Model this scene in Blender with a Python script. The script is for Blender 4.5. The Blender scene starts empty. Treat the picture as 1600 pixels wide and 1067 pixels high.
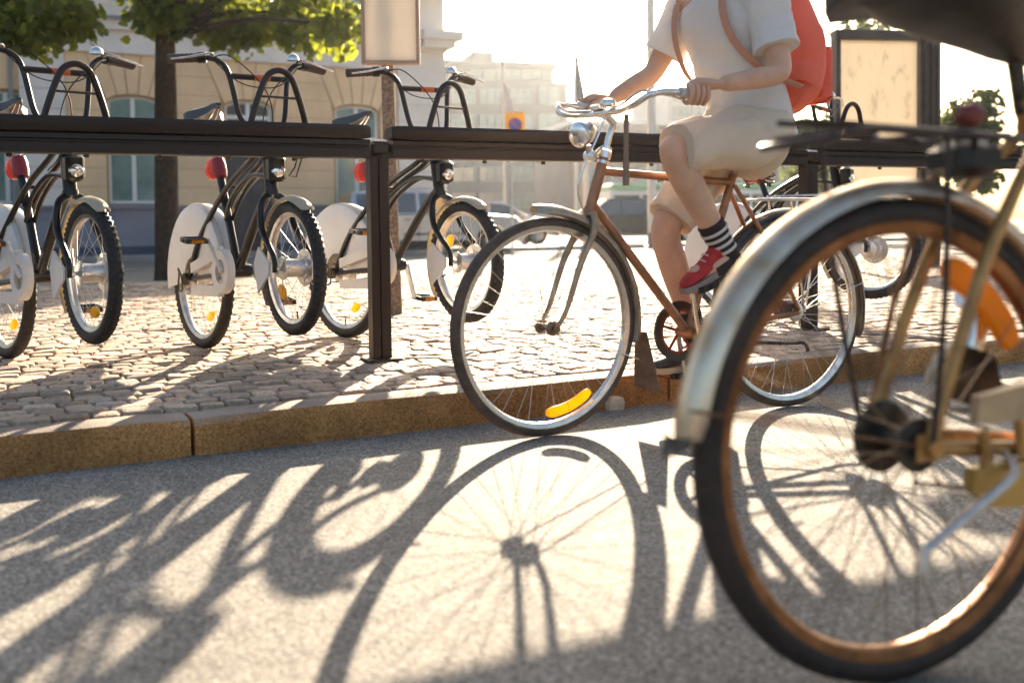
import bpy, math, random
from math import sin, cos, pi, radians as R
from mathutils import Vector as V, Matrix as M, noise as mnoise
random.seed(7)
sc = bpy.context.scene
COL = sc.collection

# ------------------------------------------------------------------ camera
FPX = 1600.0; CH = 0.68
PITCH = R(2.2); ROLL = 0.013
SHIFT = -(183.5 - FPX*math.tan(PITCH))/1600.0
cam_d = bpy.data.cameras.new('camera'); cam = bpy.data.objects.new('camera', cam_d); COL.objects.link(cam)
cam_d.sensor_width = 36; cam_d.lens = 36*FPX/1600; cam_d.shift_y = SHIFT
cam_d.clip_start = 0.05; cam_d.clip_end = 3000
CAMM = M.Translation((0, 0, CH)) @ M.Rotation(R(90)-PITCH, 4, 'X') @ M.Rotation(-ROLL, 4, 'Z')
cam.matrix_world = CAMM
cam_d.dof.use_dof = True; cam_d.dof.focus_distance = 4.25; cam_d.dof.aperture_fstop = 2.3
sc.camera = cam

# ------------------------------------------------------------------ sky and sun
SUN_EL = R(17.0); SUN_AZ = R(5.0)          # azimuth measured from +Y towards +X
w = bpy.data.worlds.new('World'); sc.world = w; w.use_nodes = True
nt = w.node_tree; nt.nodes.clear()
sky = nt.nodes.new('ShaderNodeTexSky'); sky.sky_type = 'NISHITA'; sky.sun_disc = False
sky.sun_elevation = SUN_EL; sky.sun_rotation = SUN_AZ
sky.dust_density = 5.0; sky.air_density = 1.0; sky.ozone_density = 1.0
bg = nt.nodes.new('ShaderNodeBackground'); bg.inputs[1].default_value = 0.063
ow = nt.nodes.new('ShaderNodeOutputWorld')
nt.links.new(sky.outputs[0], bg.inputs[0]); nt.links.new(bg.outputs[0], ow.inputs[0])
sd = bpy.data.lights.new('sun', 'SUN'); sd.energy = 5.0; sd.angle = R(0.5); sd.color = (1.0, 0.82, 0.60)
sun = bpy.data.objects.new('sun', sd); COL.objects.link(sun)
sdir = V((sin(SUN_AZ)*cos(SUN_EL), cos(SUN_AZ)*cos(SUN_EL), sin(SUN_EL)))
sun.rotation_euler = (-sdir).to_track_quat('-Z', 'Y').to_euler()
sc.view_settings.view_transform = 'Standard'; sc.view_settings.look = 'None'
sc.view_settings.exposure = 2.33; sc.view_settings.gamma = 1; sc.view_settings.use_curve_mapping = False
sc.render.engine = 'CYCLES'
sc.cycles.use_denoising = True
sc.cycles.max_bounces = 7; sc.cycles.diffuse_bounces = 3; sc.cycles.glossy_bounces = 3
sc.cycles.transmission_bounces = 5; sc.cycles.transparent_max_bounces = 8; sc.cycles.volume_bounces = 0
sc.cycles.sample_clamp_indirect = 6.0; sc.cycles.caustics_reflective = False; sc.cycles.caustics_refractive = False

# ------------------------------------------------------------------ photo-pixel helpers
def ray(px, py):
    x = (px-800)/FPX; y = (533.5-py)/FPX + SHIFT
    d = CAMM.to_3x3() @ V((x, y, -1)); return d
def gnd(px, py, z=0.0):
    d = ray(px, py); t = (z-CH)/d.z; return V((0, 0, CH)) + d*t
def atY(px, py, Y):
    d = ray(px, py); return V((0, 0, CH)) + d*(Y/d.y)
class Facade:
    """vertical plane through p0 along direction angle; a = metres along it, o = metres towards the viewer"""
    def __init__(s, p0, ang):
        s.p0 = V((p0.x, p0.y, 0)); s.d = V((cos(ang), sin(ang), 0)); s.n = V((sin(ang), -cos(ang), 0)); s.ang = ang
    def az(s, px, py):
        d = ray(px, py); o = V((0, 0, CH)); t = (s.p0-o).dot(s.n)/d.dot(s.n); p = o+d*t
        return (p-s.p0).dot(s.d), p.z
    def matrix(s):
        return M.Translation(s.p0) @ M.Rotation(s.ang, 4, 'Z')   # local x along, -y towards the viewer

# ------------------------------------------------------------------ materials
MATS = {}
def mat(name, col, rough=0.5, metal=0.0, var=0.0, vscale=20.0, bump=0.0, bscale=80.0, spec=0.5, col2=None, coat=0.0,
        trans=0.0, alpha=1.0, emit=None, translucent=0.0, sheen=0.0, tint=False, detail=4.0, transmission=0.0, thr=(0.35, 0.65), bdist=0.01):
    if name in MATS: return MATS[name]
    m = bpy.data.materials.new(name); m.use_nodes = True; n = m.node_tree.nodes; L = m.node_tree.links
    b = n['Principled BSDF']; b.inputs['Base Color'].default_value = (*col, 1); b.inputs['Roughness'].default_value = rough
    b.inputs['Metallic'].default_value = metal; b.inputs['Specular IOR Level'].default_value = spec
    b.inputs['Coat Weight'].default_value = coat; b.inputs['Coat Roughness'].default_value = 0.15
    if transmission: b.inputs['Transmission Weight'].default_value = transmission
    if alpha < 1: b.inputs['Alpha'].default_value = alpha
    tc = n.new('ShaderNodeTexCoord')
    csock = None
    if var > 0 or col2:
        nz = n.new('ShaderNodeTexNoise'); nz.inputs['Scale'].default_value = vscale; nz.inputs['Detail'].default_value = detail
        nz.inputs['Roughness'].default_value = 0.6
        L.new(tc.outputs['Object'], nz.inputs['Vector'])
        mr = n.new('ShaderNodeMapRange'); mr.inputs['From Min'].default_value = thr[0]; mr.inputs['From Max'].default_value = thr[1]
        L.new(nz.outputs['Fac'], mr.inputs['Value'])
        mx = n.new('ShaderNodeMix'); mx.data_type = 'RGBA'
        c2 = col2 if col2 else tuple(max(0, c*(1-var)) for c in col)
        mx.inputs['A'].default_value = (*(col if col2 else tuple(min(1, c*(1+var*0.6)) for c in col)), 1); mx.inputs['B'].default_value = (*c2, 1)
        L.new(mr.outputs[0], mx.inputs['Factor']); csock = mx.outputs['Result']
        rr = n.new('ShaderNodeMapRange'); rr.inputs['To Min'].default_value = max(0.02, rough-0.08); rr.inputs['To Max'].default_value = min(1, rough+0.15)
        L.new(nz.outputs['Fac'], rr.inputs['Value']); L.new(rr.outputs[0], b.inputs['Roughness'])
    if tint:
        at = n.new('ShaderNodeAttribute'); at.attribute_name = 'tint'
        m2 = n.new('ShaderNodeMix'); m2.data_type = 'RGBA'; m2.blend_type = 'MULTIPLY'; m2.inputs['Factor'].default_value = 1
        if csock: L.new(csock, m2.inputs['A'])
        else: m2.inputs['A'].default_value = (*col, 1)
        L.new(at.outputs['Color'], m2.inputs['B']); csock = m2.outputs['Result']
    if csock: L.new(csock, b.inputs['Base Color'])
    if bump > 0:
        nb = n.new('ShaderNodeTexNoise'); nb.inputs['Scale'].default_value = bscale; nb.inputs['Detail'].default_value = 5
        L.new(tc.outputs['Object'], nb.inputs['Vector'])
        bp = n.new('ShaderNodeBump'); bp.inputs['Strength'].default_value = bump; bp.inputs['Distance'].default_value = bdist
        L.new(nb.outputs['Fac'], bp.inputs['Height']); L.new(bp.outputs[0], b.inputs['Normal'])
    if translucent > 0:
        tr = n.new('ShaderNodeBsdfTranslucent'); ms = n.new('ShaderNodeMixShader'); ms.inputs[0].default_value = translucent
        if csock:
            L.new(csock, tr.inputs[0])
        else: tr.inputs[0].default_value = (*(trans if isinstance(trans, tuple) else col), 1)
        if isinstance(trans, tuple):
            for l in list(tr.inputs[0].links): L.remove(l)
            tr.inputs[0].default_value = (*trans, 1)
        L.new(b.outputs[0], ms.inputs[1]); L.new(tr.outputs[0], ms.inputs[2])
        L.new(ms.outputs[0], n['Material Output'].inputs['Surface'])
    if emit:
        b.inputs['Emission Color'].default_value = (*emit[0], 1); b.inputs['Emission Strength'].default_value = emit[1]
    MATS[name] = m; return m

def asphalt_mat():
    m = bpy.data.materials.new('asphalt'); m.use_nodes = True; n = m.node_tree.nodes; L = m.node_tree.links
    b = n['Principled BSDF']; tc = n.new('ShaderNodeTexCoord')
    def noise(s, d=5, r=0.6):
        z = n.new('ShaderNodeTexNoise'); z.inputs['Scale'].default_value = s; z.inputs['Detail'].default_value = d; z.inputs['Roughness'].default_value = r
        L.new(tc.outputs['Object'], z.inputs['Vector']); return z
    vo = n.new('ShaderNodeTexVoronoi'); vo.inputs['Scale'].default_value = 215; L.new(tc.outputs['Object'], vo.inputs['Vector'])
    vo2 = n.new('ShaderNodeTexVoronoi'); vo2.inputs['Scale'].default_value = 90; L.new(tc.outputs['Object'], vo2.inputs['Vector'])
    cr = n.new('ShaderNodeValToRGB')
    cr.color_ramp.elements[0].position = 0.0; cr.color_ramp.elements[0].color = (0.085, 0.077, 0.068, 1)
    cr.color_ramp.elements[1].position = 1.0; cr.color_ramp.elements[1].color = (0.43, 0.395, 0.345, 1)
    e = cr.color_ramp.elements.new(0.5); e.color = (0.19, 0.175, 0.154, 1)
    sp = n.new('ShaderNodeSeparateColor'); L.new(vo.outputs['Color'], sp.inputs[0]); L.new(sp.outputs[0], cr.inputs[0])
    n1 = noise(1.3, 6, 0.65); n2 = noise(9, 5, 0.7)
    mr = n.new('ShaderNodeMapRange'); mr.inputs['From Min'].default_value = 0.3; mr.inputs['From Max'].default_value = 0.72
    mr.inputs['To Min'].default_value = 0.70; mr.inputs['To Max'].default_value = 1.18; L.new(n1.outputs['Fac'], mr.inputs['Value'])
    mr2 = n.new('ShaderNodeMapRange'); mr2.inputs['From Min'].default_value = 0.3; mr2.inputs['From Max'].default_value = 0.7
    mr2.inputs['To Min'].default_value = 0.86; mr2.inputs['To Max'].default_value = 1.1; L.new(n2.outputs['Fac'], mr2.inputs['Value'])
    mu = n.new('ShaderNodeMath'); mu.operation = 'MULTIPLY'; L.new(mr.outputs[0], mu.inputs[0]); L.new(mr2.outputs[0], mu.inputs[1])
    mx = n.new('ShaderNodeVectorMath'); mx.operation = 'SCALE'; L.new(cr.outputs[0], mx.inputs[0]); L.new(mu.outputs[0], mx.inputs['Scale'])
    L.new(mx.outputs[0], b.inputs['Base Color'])
    b.inputs['Roughness'].default_value = 0.85; b.inputs['Specular IOR Level'].default_value = 0.25
    ad = n.new('ShaderNodeMath'); ad.operation = 'ADD'; L.new(vo.outputs['Distance'], ad.inputs[0]); L.new(vo2.outputs['Distance'], ad.inputs[1])
    bp = n.new('ShaderNodeBump'); bp.invert = True; bp.inputs['Strength'].default_value = 0.5; bp.inputs['Distance'].default_value = 0.0022
    L.new(ad.outputs[0], bp.inputs['Height']); L.new(bp.outputs[0], b.inputs['Normal'])
    return m

# ------------------------------------------------------------------ mesh builder
class MB:
    def __init__(s): s.v = []; s.f = []; s.t = []
    def add(s, vs, fs, tint=None):
        o = len(s.v); s.v += [tuple(p) for p in vs]; s.f += [tuple(i+o for i in f) for f in fs]
        if tint is not None: s.t += [tint]*len(fs)
    def box(s, c, d, rot=None, bevel=0.0):
        x, y, z = d[0]/2, d[1]/2, d[2]/2
        m = rot.to_3x3() if rot else None
        def q(p):
            p = V(p); p = m @ p if m else p; return p+V(c)
        if bevel <= 0:
            vs = [q((a*x, b*y, e*z)) for a in (-1, 1) for b in (-1, 1) for e in (-1, 1)]
            s.add(vs, [(0, 1, 3, 2), (4, 6, 7, 5), (0, 4, 5, 1), (2, 3, 7, 6), (0, 2, 6, 4), (1, 5, 7, 3)]); return s
        k = bevel; rings = []
        def ring(hx, hy, zz): return [(-hx+k, -hy, zz), (hx-k, -hy, zz), (hx, -hy+k, zz), (hx, hy-k, zz), (hx-k, hy, zz), (-hx+k, hy, zz), (-hx, hy-k, zz), (-hx, -hy+k, zz)]
        rs = [ring(x-k, y-k, -z), ring(x, y, -z+k), ring(x, y, z-k), ring(x-k, y-k, z)]
        rs[0] = [(a*0.999, b*0.999, c_) for a, b, c_ in rs[0]]
        vs = [q(p) for r in rs for p in r]; fs = [tuple(range(7, -1, -1)), tuple(range(24, 32))]
        for i in range(3):
            for j in range(8):
                a = i*8+j; b = i*8+(j+1) % 8; fs.append((a, b, b+8, a+8))
        s.add(vs, fs); return s
    def tube(s, pts, r, seg=10, closed=False, caps=True, smooth=0, flat=1.0):
        pts = [V(p) for p in pts]
        if smooth: 
            rr = r if isinstance(r, (list, tuple)) else [r]*len(pts)
            pts, r = crom(pts, rr, smooth)
        n = len(pts); rad = r if isinstance(r, (list, tuple)) else [r]*n
        tang = []
        for i in range(n):
            if closed: t = pts[(i+1) % n]-pts[i-1]
            else: t = pts[min(i+1, n-1)]-pts[max(i-1, 0)]
            tang.append(t.normalized() if t.length > 1e-9 else V((0, 0, 1)))
        up = V((0, 0, 1)) if abs(tang[0].z) < 0.9 else V((1, 0, 0))
        nx = tang[0].cross(up).normalized(); vs = []
        for i in range(n):
            nx = (nx - tang[i]*nx.dot(tang[i]))
            nx = nx.normalized() if nx.length > 1e-6 else tang[i].orthogonal().normalized()
            ny = tang[i].cross(nx)
            for j in range(seg):
                a = 2*pi*j/seg; vs.append(pts[i]+nx*cos(a)*rad[i]+ny*sin(a)*rad[i]*flat)
        fs = []
        for i in range(n if closed else n-1):
            for j in range(seg):
                a = i*seg+j; b = i*seg+(j+1) % seg; c = ((i+1) % n)*seg+(j+1) % seg; d = ((i+1) % n)*seg+j
                fs.append((a, b, c, d))
        if caps and not closed:
            fs.append(tuple(range(seg-1, -1, -1))); fs.append(tuple((n-1)*seg+j for j in range(seg)))
        s.add(vs, fs); return s
    def prism(s, outline, y0, y1, plane='xz', tint=None):
        """outline in (a,b); extruded along the third axis from y0 to y1"""
        n = len(outline)
        def q(a, b, c):
            return {'xz': (a, c, b), 'xy': (a, b, c), 'yz': (c, a, b)}[plane]
        vs = [q(a, b, y0) for a, b in outline]+[q(a, b, y1) for a, b in outline]
        fs = [tuple(range(n)), tuple(range(2*n-1, n-1, -1))]+[(i, i+n, (i+1) % n+n, (i+1) % n) for i in range(n)]
        s.add(vs, fs, tint); return s
    def lathe(s, prof, c=(0, 0, 0), axis='y', seg=24):
        """prof: (radius, offset along axis)"""
        vs = []; n = len(prof); c = V(c)
        for i in range(seg):
            a = 2*pi*i/seg
            for r, h in prof:
                p = {'y': (r*cos(a), h, r*sin(a)), 'z': (r*cos(a), r*sin(a), h), 'x': (h, r*cos(a), r*sin(a))}[axis]
                vs.append(V(p)+c)
        fs = [(i*n+j, i*n+j+1, ((i+1) % seg)*n+j+1, ((i+1) % seg)*n+j) for i in range(seg) for j in range(n-1)]
        s.add(vs, fs); return s
    def arcshell(s, R0, w, a0, a1, prof, seg=40, c=(0, 0)):
        """mudguard: prof list of (lateral y, extra radius) swept from angle a0 to a1 about c in the xz plane"""
        vs = []; n = len(prof)
        for i in range(seg+1):
            a = a0+(a1-a0)*i/seg
            for y, dr in prof: vs.append((c[0]+(R0+dr)*cos(a), y, c[1]+(R0+dr)*sin(a)))
        fs = [(i*n+j, i*n+j+1, (i+1)*n+j+1, (i+1)*n+j) for i in range(seg) for j in range(n-1)]
        s.add(vs, fs); return s
    def loft(s, rings, caps=False):
        n = len(rings[0]); vs = [p for r in rings for p in r]
        fs = [(i*n+j, i*n+(j+1) % n, (i+1)*n+(j+1) % n, (i+1)*n+j) for i in range(len(rings)-1) for j in range(n)]
        if caps: fs += [tuple(range(n-1, -1, -1)), tuple((len(rings)-1)*n+j for j in range(n))]
        s.add(vs, fs); return s
    def mesh(s, name, m, smooth=True):
        me = bpy.data.meshes.new(name); me.from_pydata(s.v, [], s.f); me.update()
        if m: me.materials.append(m)
        if s.t:
            at = me.color_attributes.new('tint', 'FLOAT_COLOR', 'CORNER'); buf = []
            for p, t in zip(s.f, s.t): buf += list(t)*len(p)
            at.data.foreach_set('color', buf)
        if smooth:
            me.polygons.foreach_set('use_smooth', [True]*len(me.polygons))
            try: me.set_sharp_from_angle(angle=R(38))
            except Exception: pass
        return me
def crom(pts, rad, k):
    out = []; ro = []; n = len(pts)
    for i in range(n-1):
        p0 = pts[max(i-1, 0)]; p1 = pts[i]; p2 = pts[i+1]; p3 = pts[min(i+2, n-1)]
        for j in range(k):
            t = j/k; t2 = t*t; t3 = t2*t
            out.append(0.5*((2*p1)+(p2-p0)*t+(2*p0-5*p1+4*p2-p3)*t2+(3*p1-p0-3*p2+p3)*t3)); ro.append(rad[i]*(1-t)+rad[i+1]*t)
    out.append(pts[-1]); ro.append(rad[-1]); return out, ro

def link(o, parent=None, mtx=None):
    COL.objects.link(o)
    if parent is not None: o.parent = parent
    if mtx is not None: o.matrix_local = mtx
    return o
def obj(name, mb, m, parent=None, mtx=None, smooth=True, **props):
    me = mb.mesh(name, m, smooth) if isinstance(mb, MB) else mb
    o = bpy.data.objects.new(name, me); link(o, parent, mtx)
    for k, v in props.items(): o[k] = v
    return o
def empty(name, mtx=None, parent=None, **props):
    o = bpy.data.objects.new(name, None); o.empty_display_size = 0.1; link(o, parent, mtx)
    for k, v in props.items(): o[k] = v
    return o
def tag(o, label=None, cat=None, group=None, kind=None):
    for k, v in (('label', label), ('category', cat), ('group', group), ('kind', kind)):
        if v: o[k] = v
    return o
def copy_tree(o, kids, parent=None):
    c = o.copy(); COL.objects.link(c)
    if parent is not None: c.parent = parent
    for ch in kids.get(o.name, []): copy_tree(ch, kids, c)
    return c
def kidmap():
    d = {}
    for o in COL.objects:
        if o.parent: d.setdefault(o.parent.name, []).append(o)
    return d

# shared materials
ASPH = asphalt_mat()
black = mat('black_paint', (0.010, 0.009, 0.010), 0.32, 0.0, 0.3, 30, coat=0.15, spec=.35)
brown_paint = mat('dark_brown_paint', (0.020, 0.010, 0.007), 0.42, 0.0, 0.0, 14, 0.0, 160, spec=.35)
rubber = mat('rubber', (0.022, 0.019, 0.017), 0.62, 0, 0.4, 40, 0.25, 200)
rubber_brown = mat('old_rubber', (0.10, 0.066, 0.048), 0.65, 0, 0.3, 25, 0.2, 160)
chrome = mat('chrome', (0.72, 0.70, 0.67), 0.17, 1.0, 0.15, 25, 0.02, 90)
alu = mat('aluminium', (0.62, 0.61, 0.60), 0.33, 1.0, 0.2, 30)
steel_dark = mat('dark_steel', (0.09, 0.075, 0.06), 0.42, 0.8, 0.5, 40, 0.1, 120)
copper = mat('copper_paint', (0.34, 0.145, 0.06), 0.34, 0.35, 0.3, 22, 0.04, 70, coat=0.3)
gold = mat('golden_paint', (0.46, 0.24, 0.07), 0.36, 0.45, 0.35, 18, 0.06, 60, coat=0.2)
rust_rim = mat('tarnished_rim', (0.29, 0.135, 0.06), 0.36, 0.85, 0.4, 18, 0.08, 90)
white_pl = mat('white_plastic', (0.78, 0.77, 0.75), 0.38, 0, 0.06, 8, translucent=0.12, trans=(0.7, 0.62, 0.5))
cream_pl = mat('cream_plastic', (0.66, 0.60, 0.48), 0.42, 0, 0.1, 8, translucent=0.35, trans=(0.7, 0.6, 0.42))
red_pl = mat('red_plastic', (0.30, 0.012, 0.018), 0.32, 0, 0.1, 10)
red_lens = mat('red_lens', (0.50, 0.09, 0.07), 0.12, translucent=0.35, trans=(0.7, 0.18, 0.13))
yellow_ref = mat('yellow_reflector', (0.85, 0.52, 0.0), 0.3, translucent=0.5, trans=(1.0, 0.66, 0.0))
orange_ref = mat('orange_reflector', (0.85, 0.33, 0.01), 0.3, translucent=0.5, trans=(1.0, 0.45, 0.02))
grip_mat = mat('grip_rubber', (0.07, 0.045, 0.038), 0.6, bump=0.4, bscale=220)
leather = mat('black_leather', (0.03, 0.024, 0.022), 0.42, 0, 0.3, 15, 0.15, 110)
glass_lamp = mat('lamp_glass', (0.9, 0.9, 0.9), 0.06, 0.9)
cable_m = mat('cable_sheath', (0.02, 0.018, 0.017), 0.4)
orange_tape = mat('orange_sticker', (0.62, 0.13, 0.03), 0.5)
# ------------------------------------------------------------------ ground, kerb, pavement
KA = R(27.8); kd = V((cos(KA), sin(KA), 0)); kn = V((-sin(KA), cos(KA), 0))
K0 = gnd(0, 748); KH = 0.115
def KP(u, v, z=0.0): return V((K0.x, K0.y, 0))+kd*u+kn*v+V((0, 0, z))
KM = M.Translation((K0.x, K0.y, 0)) @ M.Rotation(KA, 4, 'Z')
def uv_of(p): q = V((p.x-K0.x, p.y-K0.y, 0)); return q.dot(kd), q.dot(kn)

gm = MB(); gm.add([(-300, -300, 0), (300, -300, 0), (300, 300, 0), (-300, 300, 0)], [(0, 1, 2, 3)])
road = obj('road', gm, ASPH, smooth=False, kind='structure')
V1 = uv_of(gnd(240, 449, 0.06))[1]          # plaza depth
print('plaza depth', V1)
granite = mat('kerb_granite_bounce_tint', (0.66, 0.33, 0.115), 0.8, 0, 0.0, 130, 0.8, 160, col2=(0.33, 0.135, 0.042), spec=0.25, thr=(0.38, 0.66))  # golden colours paint in warm light bounced off the sunlit asphalt
stone_m = mat('cobble_granite', (0.45, 0.35, 0.265), 0.75, 0, 0.28, 60, 0.6, 130, tint=True, spec=.3)
bed_m = mat('joint_sand', (0.12, 0.085, 0.06), 0.95, 0, 0.4, 30, 0.8, 90)
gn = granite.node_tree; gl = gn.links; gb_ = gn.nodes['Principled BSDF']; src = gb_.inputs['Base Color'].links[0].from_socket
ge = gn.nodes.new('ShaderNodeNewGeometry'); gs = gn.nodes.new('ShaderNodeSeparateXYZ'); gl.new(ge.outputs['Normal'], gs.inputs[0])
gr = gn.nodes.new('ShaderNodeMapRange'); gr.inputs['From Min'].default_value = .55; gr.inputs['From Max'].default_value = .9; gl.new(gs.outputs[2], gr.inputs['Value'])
gx = gn.nodes.new('ShaderNodeMix'); gx.data_type = 'RGBA'; gl.new(gr.outputs[0], gx.inputs['Factor']); gl.new(src, gx.inputs['A']); gx.inputs['B'].default_value = (.32, .26, .215, 1); gq = gn.nodes.new('ShaderNodeTexNoise'); gq.inputs['Scale'].default_value = 3.2; gq.inputs['Detail'].default_value = 6; gt = gn.nodes.new('ShaderNodeTexCoord'); gl.new(gt.outputs['Object'], gq.inputs['Vector'])  # side faces keep the painted bounce tint, upward faces turn granite grey
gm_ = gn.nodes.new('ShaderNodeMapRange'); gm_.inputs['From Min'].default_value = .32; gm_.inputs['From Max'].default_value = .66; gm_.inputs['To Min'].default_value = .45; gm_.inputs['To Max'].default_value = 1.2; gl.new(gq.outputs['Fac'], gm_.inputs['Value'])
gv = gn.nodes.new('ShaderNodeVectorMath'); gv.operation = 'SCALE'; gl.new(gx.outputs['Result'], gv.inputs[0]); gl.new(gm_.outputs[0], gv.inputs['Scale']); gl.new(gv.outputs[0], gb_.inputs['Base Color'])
KW = 0.17
kerb = empty('kerb', KM, kind='structure')
joint_u = uv_of(gnd(302, 712))[0]
u = joint_u-2*1.75; rng = random.Random(3)
kerb_edges = []
while u < 14:
    L_ = 1.75 if u < joint_u+1 else rng.uniform(1.5, 2.0)
    kerb_edges.append((u, u+L_)); u += L_
for i, (a, b) in enumerate(kerb_edges):
    mb = MB(); N = 14; g = 0.006; rings = []
    rr = random.Random(50+i); ph = rr.uniform(0, 9)
    for k in range(N+1):
        x = a+g+(b-a-2*g)*k/N; e = 0.012 if 0 < k < N else 0.0
        j = lambda q: (mnoise.noise(V((x*2.3, q, ph)))*0.006)
        zt = KH-(0 if 0 < k < N else 0.006); yf = 0.004+(0.0 if 0 < k < N else 0.008)
        rings.append([(x, yf+j(1), -0.08), (x, yf+j(2), 0.03), (x, yf+j(3)+0.002, zt-0.02+j(4)), (x, yf+0.016+j(5), zt-0.003+j(6)*0.5), (x, yf+0.05, zt+j(7)*0.4), (x, KW-0.02, zt+j(8)*0.3), (x, KW, zt-0.01), (x, KW, -0.08)])
    mb.loft(rings, caps=True)
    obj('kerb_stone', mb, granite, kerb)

pav = MB(); pav.add([(-6, KW-0.01, KH-0.022), (16, KW-0.01, KH-0.022), (16, V1, KH-0.022), (-6, V1, KH-0.022)], [(0, 1, 2, 3)])
pavement = obj('pavement', pav, bed_m, None, KM, smooth=False, kind='structure')

def cobble(cx, cy, lx, ly, rg, z0):
    """octagonal worn sett"""
    hx, hy = lx/2, ly/2; k = min(hx, hy)*rg.uniform(0.12, 0.34); ang = rg.uniform(-0.09, 0.09); dz = rg.gauss(0, 0.0028)
    tx, ty = rg.gauss(0, 0.035), rg.gauss(0, 0.035)
    base = [(-hx+k, -hy), (hx-k, -hy), (hx, -hy+k), (hx, hy-k), (hx-k, hy), (-hx+k, hy), (-hx, hy-k), (-hx, -hy+k)]
    base = [(x+rg.uniform(-.004, .004), y+rg.uniform(-.004, .004)) for x, y in base]
    ca, sa = cos(ang), sin(ang); vs = []
    for s_, z in ((1.0, -0.03), (1.0, -0.007), (0.93, -0.0012), (0.74, 0.0010)):
        for x, y in base:
            X, Y = x*s_, y*s_; vs.append((cx+X*ca-Y*sa, cy+X*sa+Y*ca, z0+z+dz+X*tx+Y*ty))
    fs = [tuple(range(24, 32))]+[(i*8+j, i*8+(j+1) % 8, (i+1)*8+(j+1) % 8, (i+1)*8+j) for i in range(3) for j in range(8)]
    g = rg.uniform(0.62, 1.32); t = rg.random()
    c = (g*(1.0+0.10*t), g*(1-0.02*t), g*(1-0.10*t), 1) if t < .8 else (g*0.92, g*0.95, g*1.0, 1)
    return vs, fs, c
rg = random.Random(11); stones = []
v = KW+0.062; row = 0
while v < V1-0.06:
    pitch = rg.uniform(.076, .094)
    u = -2.5+rg.uniform(0, 0.1)
    while u < 13.5:
        lx = rg.uniform(0.075, 0.125)
        wv = 0.018*sin(u*1.7+row*0.15)
        p = KP(u+lx/2, v)
        if p.y > 1 and -0.64*p.y < p.x < 0.85*p.y+0.6: stones.append((p.y, u+lx/2, v+wv, lx-0.007, pitch-0.008+rg.uniform(-.006, .003)))
        u += lx
    v += pitch; row += 1
stones.sort()
def in_view(st):
    p = KP(st[1], st[2]); return -0.52*p.y < p.x < 0.52*p.y
near = [s for s in stones if in_view(s)][:295]; ids = set(map(id, near))
rest = MB()
for s_ in stones:
    vs, fs, c = cobble(s_[1], s_[2], s_[3], s_[4], rg, KH)
    if id(s_) in ids:
        mb = MB(); mb.add(vs, fs, c); obj('cobblestone', mb, stone_m, pavement)
    else: rest.add(vs, fs, c)
obj('cobblestones', rest, stone_m, pavement, kind='stuff')
print('stones', len(stones))
# far edge kerb of the pavement
fk = empty('pavement_edge', KM, kind='structure')
grey_gran = mat('grey_granite', (0.30, 0.28, 0.26), 0.7, 0, 0.3, 30, 0.5, 90)
u = -4
while u < 15:
    mb = MB(); mb.box((u+0.5, V1+0.075, KH/2-0.04), (0.985, 0.15, KH+0.08), bevel=0.012); obj('kerb_stone', mb, grey_gran, fk); u += 1.0
# earth strip round the tree
TB = gnd(262, 438, 0.0)
# painted line on the far road and the far kerb
mb = MB(); la = gnd(195, 421); lb = gnd(700, 404)
white_line = mat('road_paint', (0.72, 0.71, 0.68), 0.6, 0, 0.15, 8)
dln = (kd*1.0)
def strip(name, p, u0, u1, wd, z, m):
    mb = MB(); q = V((p.x, p.y, 0))
    mb.add([q+kd*u0-kn*wd/2+V((0, 0, z)), q+kd*u1-kn*wd/2+V((0, 0, z)), q+kd*u1+kn*wd/2+V((0, 0, z)), q+kd*u0+kn*wd/2+V((0, 0, z))], [(0, 1, 2, 3)])
    return obj(name, mb, m, smooth=False, kind='structure')
strip('road_marking', la, -12, 60, 0.12, 0.004, white_line)
gk = gnd(787, 402); strip('gutter', gk, -30, 60, 0.18, 0.004, mat('gutter_stone', (0.10, 0.095, 0.09), 0.8))
# raised pavement in front of the buildings
FAC = Facade(gnd(200, 405), KA)
fp = MB(); ang = KA
fp.box((6, -1.1, 0.05), (60, 2.1, 0.10)); 
obj('far_pavement', fp, mat('far_paving', (0.30, 0.29, 0.28), 0.8, 0, 0.15, 3), None, FAC.matrix(), smooth=False, kind='structure')

# ------------------------------------------------------------------ yellow building
yb = empty('yellow_building', FAC.matrix()); tag(yb, 'yellow rusticated building with arched windows and blue grey plinth behind the linden trees', 'building')
ywall = mat('yellow_render', (0.89, 0.62, 0.37), 0.85, 0, 0.10, 1.2, 0.15, 40)
pale = mat('pale_render', (0.83, 0.76, 0.69), 0.85, 0, 0.07, 1.5, 0.1, 40)
plinth_b = mat('blue_plinth', (0.07, 0.085, 0.13), 0.7, 0, 0.2, 2)
plinth_g = mat('grey_plinth', (0.27, 0.26, 0.30), 0.8, 0, 0.12, 2)
joint_m = mat('joint_render', (0.50, 0.32, 0.17), 0.9)  # core wall colour, darker than the panels, seen in their joints
frame_w = mat('window_frame_white', (0.84, 0.82, 0.78), 0.5)
pane_m = mat('window_glass', (0.10, 0.19, 0.19), 0.06, 0.0, 0.3, 0.9, spec=1.0, col2=(0.26, 0.36, 0.33))
pane_dark = mat('window_glass_dark', (0.02, 0.018, 0.022), 0.07, 0, 0.3, 1.1, spec=0.7, col2=(0.10, 0.06, 0.05))
door_m = mat('dark_door', (0.06, 0.058, 0.07), 0.5, 0, 0.2, 3)
tin = mat('tin_ledge', (0.25, 0.25, 0.27), 0.5, 0.3)
Az = FAC.az
aL = Az(-60, 300)[0]-6; aR = Az(697, 300)[0]
z1 = Az(200, 385)[1]; z2 = Az(200, 322)[1]; zc = Az(190, 85)[1]; zl = Az(190, 31)[1]
TOP = 6.9; DEP = 10
mb = MB()
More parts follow.
